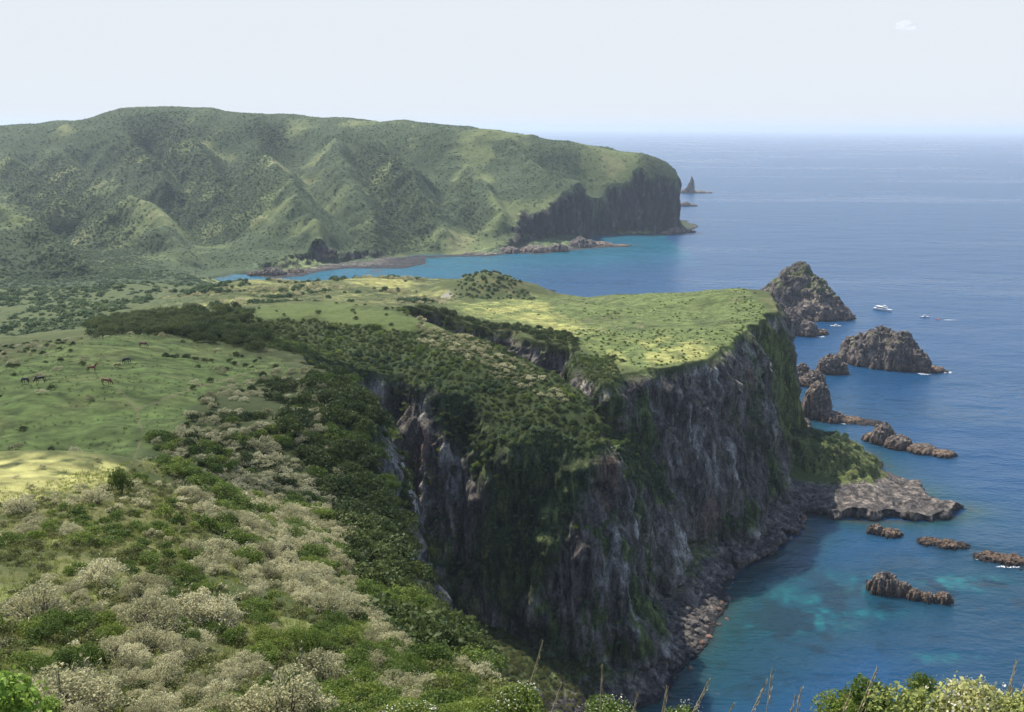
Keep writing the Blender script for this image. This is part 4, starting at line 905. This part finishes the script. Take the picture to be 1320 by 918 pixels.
sea_rock('thin dark reef at the foot of the far rock pillar', [(882, 249, 244, 14), (900, 249, 245.5, 22), (912, 249, 247, 14)], 0, 15, crag=.4)
sea_rock('dark reef rock just off the far headland', [(884, 266, 260, 14), (893, 266, 263, 12)], 0, 16, crag=.4)
sea_rock('pinkish reef awash in the cove before the plateau', [(690, 377, 373.5, 20), (706, 376, 374, 18)], 0, 17, crag=.4)
sea_rock('dark wall of rock standing behind the big cliff', [(1009, 522, 478, 14), (1014, 524, 500, 10)], 0, 18, name='rock_wall', crag=.6, depth=1.5)
sea_rock('broken dark ledge at the waterline under the headland tip', [(872, 301, 293, 22), (888, 300, 296, 14), (858, 303, 298, 16)], 0, 19, crag=.5)
sea_rock('tan rocky point reaching from the headland foot into the cove', [(775, 318, 311, 38), (800, 318, 315, 28), (748, 320, 305, 30), (760, 319, 309, 24)], .1, 20, crag=.6, cone=.5)
sea_rock('dark rocky point on the near side of the cove beach', [(352, 356, 345, 30), (330, 356, 349, 20), (380, 353, 346, 24)], .3, 21, crag=.5)
sea_rock('low brown ledges below the grassy hill face on the cove', [(690, 326, 316, 40), (655, 327, 318, 34), (720, 325, 314, 26)], .1, 22, crag=.5)
# ------------------------------------------------------------------ boulders along the shore
def boulder_mesh(seed):
    bm = bmesh.new(); bmesh.ops.create_icosphere(bm, subdivisions=3, radius=1.0); co = np.array([v.co[:] for v in bm.verts], np.float32)
    d = 1 + .30 * ridged(co[:, 0] * 1.1 + seed, co[:, 1] * 1.1, co[:, 2] * 1.1, oct=3) + .12 * fbm(co[:, 0] * 4, co[:, 1] * 4 + seed, co[:, 2] * 4, oct=2)
    for v, k in zip(bm.verts, d): v.co = v.co * float(k); v.co.z *= .72; v.co.x *= 1.15
    me = bpy.data.meshes.new('boulder'); bm.to_mesh(me); bm.free(); return me
def rock_mat(name, a, b):
    m, t, p = mat(name); g = nd(t, 'ShaderNodeNewGeometry'); oi = nd(t, 'ShaderNodeObjectInfo'); n = noise_n(t, 1.6, 6, .65, g.outputs['Position'])
    r = ramp(t, [(.3, a), (.7, b)]); t.links.new(math_n(t, 'ADD', math_n(t, 'MULTIPLY', n.outputs[0], .7), math_n(t, 'MULTIPLY', oi.outputs['Random'], .32)), r.inputs[0])
    t.links.new(r.outputs[0], p.inputs['Base Color']); p.inputs['Roughness'].default_value = .9
    bp = nd(t, 'ShaderNodeBump'); bp.inputs['Distance'].default_value = .4; t.links.new(n.outputs[0], bp.inputs['Height']); t.links.new(bp.outputs[0], p.inputs['Normal']); return m
M_B1 = rock_mat('shore_boulder', (.03, .027, .026), (.15, .128, .112)); M_B2 = rock_mat('rusty_boulder', (.09, .05, .034), (.22, .135, .09))
BM = [boulder_mesh(s * 3.3) for s in range(6)]; BM2 = [b.copy() for b in BM]
for b in BM: b.materials.append(M_B1)
for b in BM2: b.materials.append(M_B2)
(X, Y, Z, U, V, dc, out, sl), rng = [None] * 8, None
rng = np.random.default_rng(77); k = 0; tries = 0
bx = rng.uniform(30, 175, 9000); by = rng.uniform(255, 520, 9000); bz, bdc, _, bout, _ = height(bx, by, True); bu, bv = project(bx, by, bz)
for i in range(9000):
    if k >= 250: break
    if not (-3.5 < bdc[i] < 13 and 835 < bu[i] < 1062 and 640 < bv[i] < 905): continue
    if bdc[i] < 0 and rng.random() < .7: continue
    s = rng.uniform(.5, 1.25) * (1.5 if rng.random() < .12 else 1); rust = bdc[i] < 1.5 and rng.random() < .3
    if bdc[i] < -0.2: z = rng.uniform(-.45, .1)
    else: z = max(bz[i], 0) + .15 * s
    o = link('boulder', (BM2 if rust else BM)[k % 6]); o.location = (bx[i], by[i], z); o.scale = (s, s * rng.uniform(.7, 1.2), s); o.rotation_euler = (rng.uniform(-.4, .4), rng.uniform(-.4, .4), rng.uniform(0, 6.28))
    if rust: tag(o, 'rusty brown boulder at the water edge below the big cliff', 'boulder', 'rusty boulders at the shore')
    else: tag(o, 'dark grey boulder heaped on the shore below the big cliff', 'boulder', 'grey boulders on the shore')
    k += 1
# ------------------------------------------------------------------ foam
mf, t, p = mat('white_foam'); p.inputs['Base Color'].default_value = (.8, .82, .83, 1); p.inputs['Roughness'].default_value = .8
g = nd(t, 'ShaderNodeNewGeometry'); n = noise_n(t, 1.3, 5, .7, g.outputs['Position']); r = ramp(t, [(.47, (0, 0, 0)), (.58, (1, 1, 1))]); t.links.new(n.outputs[0], r.inputs[0]); t.links.new(r.outputs[0], p.inputs['Alpha'])
def foam(label, spots):
    bm = bmesh.new()
    for (u, v, w, h) in spots:
        c = sea(u, v); rx = w * .5 * c[1] / FPX; ry = abs(sea(u, v - h * .5)[1] - c[1]); rr = random.Random(int(u * v)); vs = []
        for i in range(22):
            a = i / 22 * 6.283; q = rr.uniform(.7, 1.15); vs.append(bm.verts.new((c[0] + rx * q * math.cos(a), c[1] + ry * q * math.sin(a), .13)))
        bm.faces.new(vs)
    me = bpy.data.meshes.new('sea_foam'); bm.to_mesh(me); bm.free(); tag(link('sea_foam', me, None, mf), label, 'foam', None, 'stuff')
foam('white water breaking round the low reefs and rock feet', [(1192, 482, 20, 3), (1220, 480, 14, 3), (1100, 412, 12, 2), (1088, 398, 8, 2), (1262, 720, 14, 5), (1300, 731, 40, 3), (1092, 546, 22, 2.5), (1226, 779, 12, 3), (1208, 655, 14, 3), (1096, 405, 8, 2), (1082, 480, 6, 4), (1058, 434, 10, 2)])
foam('faint pale wake trailing behind the small dinghy', [(1224, 412.6, 18, .8)])
# ------------------------------------------------------------------ boats
def flat_mat(name, c, rough=.5, sc=3):
    m, t, p = mat(name); g = nd(t, 'ShaderNodeTexCoord'); n = noise_n(t, sc, 3, .6, g.outputs['Object']); r = ramp(t, [(.3, tuple(q * .86 for q in c)), (.7, c)])
    t.links.new(n.outputs[0], r.inputs[0]); t.links.new(r.outputs[0], p.inputs['Base Color']); p.inputs['Roughness'].default_value = rough; return m
M_WHT = flat_mat('white_gelcoat', (.82, .82, .80), .35); M_GLS = flat_mat('dark_boat_glass', (.03, .04, .05), .15); M_RED = flat_mat('red_boat_paint', (.45, .07, .04)); M_GRY = flat_mat('grey_deck', (.42, .43, .44)); M_BLU = flat_mat('blue_boot_stripe', (.05, .12, .3))
def hull_mesh(Lh, B, D):
    V = []; F = []; ns = 15; prof = [(0, -.35), (.55, -.28), (.85, 0), (1, .55), (1.04, 1.0)]
    for i in range(ns):
        s = i / (ns - 1); w = B / 2 * (1 - max(0, (s - .45) / .55) ** 2.3) * (.9 + .1 * min(1, s * 4)); sheer = 1 + .38 * max(0, s - .4) ** 1.5
        row = [(-w * a, D * b * sheer) for a, b in reversed(prof)] + [(w * a, D * b * sheer) for a, b in prof[1:]]
        for a, b in row: V.append(((s - .5) * Lh + (.06 * Lh * (b / D) if s > .9 else 0), a, b))
    n = 2 * len(prof) - 1
    for i in range(ns - 1):
        for j in range(n - 1): F.append((i * n + j, i * n + j + 1, (i + 1) * n + j + 1, (i + 1) * n + j))
        F.append((i * n, (i + 1) * n, (i + 1) * n + n - 1, i * n + n - 1))
    F.append(tuple(range(n)))
    me = bpy.data.meshes.new('hull'); me.from_pydata(V, [], F); me.update(); return me
def box_mesh(name, boxes, bev=.05):
    bm = bmesh.new()
    for (x0, x1, y0, y1, z0, z1, tp_) in boxes:
        r = bmesh.ops.create_cube(bm, size=1.0)['verts']
        for v in r:
            k = tp_ if v.co.z > 0 else 0
            v.co = Vector((x0 + k if v.co.x < 0 else x1 - k * 1.6, y0 + k * .6 if v.co.y < 0 else y1 - k * .6, z0 if v.co.z < 0 else z1))
    bmesh.ops.bevel(bm, geom=list(bm.edges), offset=bev, segments=2, affect='EDGES', profile=.6)
    me = bpy.data.meshes.new(name); bm.to_mesh(me); bm.free(); return me
def boat(u, v, Lh, head, label, kind, name='boat', cat='boat'):
    c = sea(u, v); e = bpy.data.objects.new(name, None); COL.objects.link(e); e.location = (c[0], c[1], .05); e.rotation_euler = (0, 0, math.radians(head)); tag(e, label, cat)
    B = Lh * (.30 if kind != 'dinghy' else .42); D = Lh * .085
    link('hull', hull_mesh(Lh, B, D), e, M_WHT if kind != 'dinghy' else M_RED)
    if kind == 'tour':
        cb = link('cabin', box_mesh('cabin', [(-.36 * Lh, .22 * Lh, -.4 * B, .4 * B, D, D + 1.9, .12)]), e, M_WHT)
        link('window_band', box_mesh('window_band', [(-.34 * Lh, .205 * Lh, -.405 * B, .405 * B, D + .85, D + 1.5, .02)], .02), cb, M_GLS)
        link('roof', box_mesh('roof', [(-.40 * Lh, .20 * Lh, -.45 * B, .45 * B, D + 1.93, D + 2.1, .05)], .04), e, M_WHT)
        w = link('wheelhouse', box_mesh('wheelhouse', [(.0, .17 * Lh, -.26 * B, .26 * B, D + 2.13, D + 3.6, .2)]), e, M_WHT)
        link('windscreen', box_mesh('windscreen', [(.03, .165 * Lh, -.265 * B, .265 * B, D + 2.75, D + 3.3, .05)], .02), w, M_GLS)
        link('railing', box_mesh('railing', [(-.39 * Lh + i * .058 * Lh, -.385 * Lh + i * .058 * Lh, s * .43 * B - .03, s * .43 * B + .03, D + 2.1, D + 3.0, 0) for i in range(7) for s in (-1, 1)] + [(-.39 * Lh, -.03 * Lh, s * .43 * B - .03, s * .43 * B + .03, D + 3.0, D + 3.07, 0) for s in (-1, 1)], .01), e, M_GRY)
        V_, F_ = tubes([([(.06 * Lh, 0, D + 3.6), (.05 * Lh, 0, D + 4.6), (.045 * Lh, 0, D + 5.6)], .07)], 6); link('mast', raw_mesh('mast', V_, F_), e, M_GRY)
    elif kind == 'small':
        cb = link('cabin', box_mesh('cabin', [(-.1 * Lh, .2 * Lh, -.3 * B, .3 * B, D, D + 1.35, .22)]), e, M_WHT)
        link('windscreen', box_mesh('windscreen', [(-.08 * Lh, .195 * Lh, -.305 * B, .305 * B, D + .65, D + 1.1, .1)], .02), cb, M_GLS)
        link('deck', box_mesh('deck', [(-.47 * Lh, -.11 * Lh, -.36 * B, .36 * B, D * 1.02, D * 1.1 + .05, 0)], .02), e, M_GRY)
        link('outboard_motor', box_mesh('outboard_motor', [(-.56 * Lh, -.50 * Lh, -.2, .2, -.1, D + .55, .05)]), e, M_GLS)
    else:
        link('thwart', box_mesh('thwart', [(-.3 * Lh, -.2 * Lh, -.36 * B, .36 * B, D * 1.02, D * 1.2, 0), (.05 * Lh, .15 * Lh, -.34 * B, .34 * B, D * 1.02, D * 1.2, 0)], .01), e, M_WHT)
        link('outboard_motor', box_mesh('outboard_motor', [(-.60 * Lh, -.50 * Lh, -.15, .15, -.1, D + .4, .05)]), e, M_GLS)
boat(1138, 400, 19, -52, 'large white tour boat with an upper deck on open water', 'tour')
boat(1077, 421, 9.5, -8, 'small white motorboat close under the grassy sea stack', 'small')
boat(1192, 409, 8.5, 175, 'small white motorboat lying ahead of the red dinghy', 'small')
boat(1209, 412, 4.5, 178, 'tiny red and white dinghy trailing a pale wake', 'dinghy', 'dinghy', 'dinghy')
boat(712, 380.5, 6.5, 20, 'tiny white boat in the cove behind the plateau', 'small')
# ------------------------------------------------------------------ horses
def skin_mesh(name, pts, edges, rad, sub=2):
    me = bpy.data.meshes.new(name); me.from_pydata([p for p in pts], edges, []); o = bpy.data.objects.new(name, me); COL.objects.link(o)
    md = o.modifiers.new('s', 'SKIN'); md.use_smooth_shade = True
    for v, r in zip(me.skin_vertices[0].data, rad): v.radius = r if isinstance(r, tuple) else (r, r)
    me.skin_vertices[0].data[0].use_root = True
    o.modifiers.new('u', 'SUBSURF').levels = sub
    dg = bpy.context.evaluated_depsgraph_get(); out = bpy.data.meshes.new_from_object(o.evaluated_get(dg)); out.name = name
    bpy.data.objects.remove(o); bpy.data.meshes.remove(me); return out
def horse_parts(graze):
    P = [(-.35, 0, 1.2)]; E = []; R = [(.29, .30)]
    def ch(start, pts):
        a = start
        for p, r in pts:
            P.append(p); R.append(r); E.append((a, len(P) - 1)); a = len(P) - 1
        return a
    rump = ch(0, [((-.72, 0, 1.24), (.25, .27))]); ch(rump, [((-.9, 0, 1.2), .14)])
    ch_ = ch(0, [((.1, 0, 1.14), (.29, .31)), ((.5, 0, 1.2), (.24, .28))])
    if graze: ch(ch_, [((.8, 0, 1.1), (.14, .2)), ((1.05, 0, .78), (.10, .14)), ((1.16, 0, .56), (.10, .13)), ((1.25, 0, .33), (.075, .09)), ((1.31, 0, .15), (.06, .06))])
    else: ch(ch_, [((.76, 0, 1.42), (.13, .19)), ((.98, 0, 1.68), (.09, .13)), ((1.12, 0, 1.76), (.09, .12)), ((1.3, 0, 1.62), (.07, .09)), ((1.46, 0, 1.5), (.055, .06))])
    for s in (-1, 1):
        o = .06 * s
        ch(ch_, [((.54 + o, .15 * s, .95), (.10, .13)), ((.56 + 2 * o, .15 * s, .52), .06), ((.53 + 2.5 * o, .15 * s, .16), .042), ((.57 + 2.5 * o, .15 * s, .035), .06)])
        ch(rump, [((-.66 - o, .16 * s, .92), (.13, .17)), ((-.86 - 2 * o, .16 * s, .52), .065), ((-.80 - 2.5 * o, .16 * s, .16), .045), ((-.76 - 2.5 * o, .16 * s, .035), .06)])
    body = skin_mesh('horse', P, E, R)
    tail = skin_mesh('tail', [(-.92, 0, 1.26), (-1.03, 0, 1.12), (-1.07, 0, .8), (-1.05, 0, .5)], [(0, 1), (1, 2), (2, 3)], [.05, .07, .075, .03], 1)
    mp = [(.52, 0, 1.44), (.78, 0, 1.28), (1.0, 0, 1.0), (1.14, 0, .74)] if graze else [(.5, 0, 1.46), (.7, 0, 1.62), (.9, 0, 1.82), (1.04, 0, 1.9)]
    mane = skin_mesh('mane', mp, [(0, 1), (1, 2), (2, 3)], [(.03, .07), (.035, .09), (.035, .08), (.03, .05)], 1)
    ears = skin_mesh('ears', [(1.1, -.07, .72), (1.13, -.09, .84), (1.1, .07, .72), (1.13, .09, .84)] if graze else [(1.07, -.07, 1.84), (1.05, -.08, 1.97), (1.07, .07, 1.84), (1.05, .08, 1.97)], [(0, 1), (2, 3)], [.035, .012, .035, .012], 1)
    return body, tail, mane, ears
HP = {True: horse_parts(True), False: horse_parts(False)}
COAT = {'chestnut': flat_mat('chestnut_coat', (.21, .074, .028), .6, 2), 'bay': flat_mat('bay_coat', (.14, .052, .025), .6, 2), 'black': flat_mat('black_coat', (.014, .013, .014), .6, 2), 'dun': flat_mat('dun_coat', (.30, .17, .09), .6, 2)}
M_HAIR = flat_mat('dark_horse_hair', (.02, .014, .012), .7)
def horse(u, v, head, coat, graze, label, s=1.0):
    x, y, z = hit(u, v, 60, 700); b, tl, mn, er = HP[graze]
    e = bpy.data.objects.new('horse', None); COL.objects.link(e); e.location = (x, y, z); s *= 1.12; e.scale = (s, s, s); e.rotation_euler = (0, 0, math.radians(head)); tag(e, label, 'horse')
    bb = b.copy(); link('body', bb, e, COAT[coat])
    for nm, me in (('tail', tl), ('mane', mn), ('ears', er)):
        q = me.copy(); link(nm, q, e, COAT[coat] if nm == 'ears' else M_HAIR)
horse(138, 497, -6, 'chestnut', True, 'chestnut horse grazing side-on, lowest on the open pasture')
horse(119, 480, 32, 'chestnut', False, 'chestnut horse walking uphill with its head raised')
horse(152, 474, 10, 'dun', True, 'small pale brown foal beside the black horse', .68)
horse(163, 469, 62, 'black', True, 'black horse seen from behind next to the foal')
horse(185, 448, 0, 'bay', True, 'bay horse grazing alone, highest on the pasture')
horse(52, 494, 186, 'black', True, 'black horse grazing among bushes on the pasture edge')
horse(33, 495, 160, 'black', True, 'black horse half hidden by bushes beyond the other one', .9)
x, y, z = hit(158, 636, 80, 140)
e = plant('green', x, y, z - .1, 1.0, 'near', 3); e.scale = (1.35, 1.35, 3.4); e['label'] = 'tallest dark green bush standing where the pale grass crest ends'; del e['group']
for (u, v, r) in ((214, 459, 1.3), (226, 460, 1.5), (240, 461, 1.6), (252, 463, 1.4), (264, 465, 1.2)):
    x, y, z = hit(u, v, 150, 330); e = plant('dark', x, y, z - .3, r, 'meadow', int(u)); e['label'] = 'dark bush in the short hedge-like row across the upper pasture'; e['group'] = 'dark bushes in the pasture row'
# ------------------------------------------------------------------ nearest plants at the viewpoint
def near_plant(name, label, cat, u, v, y, r, sz, meshes, group=None):
    """a bush whose top is seen at (u, v); its stem reaches the ground"""
    c = at(u, v, y); gz = ground(c[0], c[1]); e = bpy.data.objects.new(name, None); COL.objects.link(e); e.location = (c[0], c[1], gz); tag(e, label, cat, group)
    ztop = c[2] - gz
    for nm, me in meshes:
        o = link(nm, me, e); o.location = (0, 0, ztop - r * sz); o.scale = (r, r, r * sz); o.rotation_euler = (0, 0, (u * .37) % 6.28)
    pth = []
    rr = random.Random(int(u)); 
    for i in range(7):
        a = rr.uniform(0, 6.28); q = r * rr.uniform(.2, .6); pth.append(([(.05 * math.cos(a), .05 * math.sin(a), -.15), (q * .5 * math.cos(a), q * .5 * math.sin(a), ztop * .5), (q * math.cos(a), q * math.sin(a), ztop - r * sz * .45)], .022))
    V_, F_ = tubes(pth, 4); me = raw_mesh('stems', V_, F_); link('stems', me, e, M_BARK)
    return e
NB = [mk('bright_foliage', lobed(120 + s, 3600, .085, 16, .8), M_BRT) for s in range(3)]
ND = [mk('deep_foliage', lobed(130 + s, 3400, .085, 14, .9), M_GREEN) for s in range(2)]
NL = [mk('lime_foliage', lobed(140, 900, .15, 9, .9), M_LIME)]
NF = [mk('cream_blossom', lobed(150 + s, 420, .06, 9, .8, 0), M_FLOW) for s in range(2)]
near_plant('green_bush', 'dark green bush top at the bottom edge, before the sea', 'bush', 1122, 882, 9.4, .52, 1.1, [('foliage', ND[0])])
near_plant('green_bush', 'upright dark green shoot behind the yellow green bush', 'bush', 1192, 868, 9.6, .2, 1.6, [('foliage', ND[1])])
near_plant('green_bush', 'small dark green bush where the bright bush row starts', 'bush', 1082, 896, 9.2, .34, 1.0, [('foliage', ND[1])])
near_plant('bright_bush', 'yellow green bush in the middle of the viewpoint row', 'bush', 1205, 890, 8.6, .62, 1.0, [('foliage', NB[0])])
near_plant('bright_bush', 'yellow green bush with pale dry sprigs on top', 'bush', 1258, 877, 8.4, .55, 1.1, [('foliage', NB[1]), ('blossom', NF[1])])
near_plant('bright_bush', 'yellow green bush cut by the corner of the picture', 'bush', 1330, 896, 8.2, .5, 1.0, [('foliage', NB[2])])
near_plant('lime_sapling', 'bright lime green leafy sapling in the bottom corner', 'sapling', 16, 872, 7.2, .42, 1.1, [('foliage', NL[0])])
near_plant('lime_sapling', 'single low lime green sprig beside the leafy sapling', 'sapling', 66, 900, 7.4, .14, 1.2, [('foliage', NL[0])])
for u, v, y, r, lb in ((530, 905, 22, .8, 'cream flowering shrub on the grassy brink'), (668, 884, 19, .75, 'cream flowering shrub at the very lip of the drop'), (785, 905, 15, .65, 'cream flowering shrub beneath the tall dry stalk'), (880, 914, 13, .5, 'cream flowering shrub under the leaning stalks')):
    near_plant('flowering_shrub', lb, 'shrub', u, v, y, r, .9, [('foliage', ND[int(u) % 2]), ('blossom', NF[int(u) % 2])])
STK = [(915, 875, 862, 11, 'arching dry stalk above the bouldery shore'), (995, 862, 991, 11, 'tall straight dry stalk against the sea'), (990, 876, 940, 11.5, 'long slanting dry stalk crossing toward the straight one'), (1033, 886, 1022, 11, 'short upright dry stalk right of the straight one'), (1026, 897, 1000, 10.5, 'short slanting dry stalk low before the sea'), (946, 907, 902, 12, 'lowest bent dry stalk'),
       (1130, 862, 1078, 9, 'thick slanting dry stalk before the dark green bush'), (1096, 893, 1060, 9, 'thin slanting dry stalk by the small dark bush'), (1311, 852, 1276, 8.6, 'slanting dry stalk above the bright bush'), (1324, 872, 1286, 8.4, 'curved dry stalk at the picture edge'), (1304, 884, 1305, 8.4, 'short upright dry stalk beside the curved one'),
       (776, 856, 779, 14, 'lone upright dry stalk against the dark cliff'), (700, 826, 672, 20, 'dry branching stalk on the brink against the cliff'), (724, 880, 700, 18, 'small dry stalk right of the branching one'), (822, 893, 806, 13, 'thin dry stalk near the lone upright one'), (860, 884, 848, 12.5, 'leaning thin dry stalk')]
for u, v, ub, y, lb in STK:
    c = at(u, v, y); b0 = at(ub, 925, y); gz = ground(b0[0], b0[1]); base = Vector((b0[0] - (c[0] - b0[0]) * .5, b0[1], gz - .1)); tip = Vector(c); d = tip - base
    side = Vector((d.z, 0, -d.x)).normalized() * d.length * .05
    pth = [([base, base + d * .35 - side * .6, base + d * .7 - side * .3, tip - d * .0], .011)]
    rr = random.Random(int(u + v)); 
    e = bpy.data.objects.new('dry_stalk', None); COL.objects.link(e); e.location = base; tag(e, lb, 'stalk')
    V_, F_ = tubes([([p - base for p in pth[0][0]], .004 + .00035 * y)], 5, .5); link('stem', raw_mesh('stem', V_, F_), e, M_STRAW)
    k = 36; s = np.linspace(.78, 1.0, k); P = np.array([(d * float(q)) for q in s]); P = P + np.random.default_rng(int(u)).normal(size=(k, 3)) * .012
    A = np.tile(np.array(d.normalized()), (k, 1)) + unit(np.random.default_rng(int(v)), k) * .35
    vfl = leaf_quads(P, A, unit(np.random.default_rng(5), k), .07, .012, np.random.default_rng(1)); link('seed_head', raw_mesh('seed_head', vfl[0], vfl[1], {'lf': vfl[2]}, False), e, M_STRAW)
# ------------------------------------------------------------------ clouds
def cloud_mat(op):
  mc, t, p = mat('cloud_vapour'); p.inputs['Base Color'].default_value = (.9, .9, .92, 1); p.inputs['Roughness'].default_value = 1; p.inputs['Specular IOR Level'].default_value = 0
  tl_ = nd(t, 'ShaderNodeBsdfTranslucent'); tl_.inputs[0].default_value = (.95, .95, .95, 1); ad = nd(t, 'ShaderNodeMixShader'); ad.inputs[0].default_value = .6; t.links.new(p.outputs[0], ad.inputs[1]); t.links.new(tl_.outputs[0], ad.inputs[2]); p = ad
  tr = nd(t, 'ShaderNodeBsdfTransparent'); mx = nd(t, 'ShaderNodeMixShader'); mx.inputs[0].default_value = op
  t.links.new(tr.outputs[0], mx.inputs[1]); t.links.new(p.outputs[0], mx.inputs[2]); t.links.new(mx.outputs[0], t.nodes['Material Output'].inputs[0]); return mc
def cloud(label, pos, a, b, h, seed, name='cloud', rot=0, op=.24):
    bm = bmesh.new(); bmesh.ops.create_icosphere(bm, subdivisions=5, radius=1.0); co = np.array([v.co[:] for v in bm.verts], np.float32)
    d = 1 + .38 * fbm(co[:, 0] * 1.6 + seed, co[:, 1] * 1.6, co[:, 2] * 1.6, oct=4)
    for v, k in zip(bm.verts, d): q = v.co * float(k); v.co = Vector((q.x * a, q.y * b, q.z * h if q.z > 0 else q.z * h * .45))
    for f in bm.faces: f.smooth = True
    me = bpy.data.meshes.new(name); bm.to_mesh(me); bm.free(); o = link(name, me, None, cloud_mat(op)); o.location = pos; o.rotation_euler = (0, 0, rot); tag(o, label, 'cloud'); return o
def over(x, y, z, alt): k = (alt - z) / SUNDIR[2]; return (x + SUNDIR[0] * k, y + SUNDIR[1] * k, alt)
cloud('thin white cloud overhead that shades the horse pasture', over(-98, 252, 112, 800), 165, 100, 34, 2.0, rot=-.25)
c = at(1168, 35, 15000); cloud('tiny faint white cloud high above the horizon', tuple(c), 150, 130, 80, 9.0, op=.13)
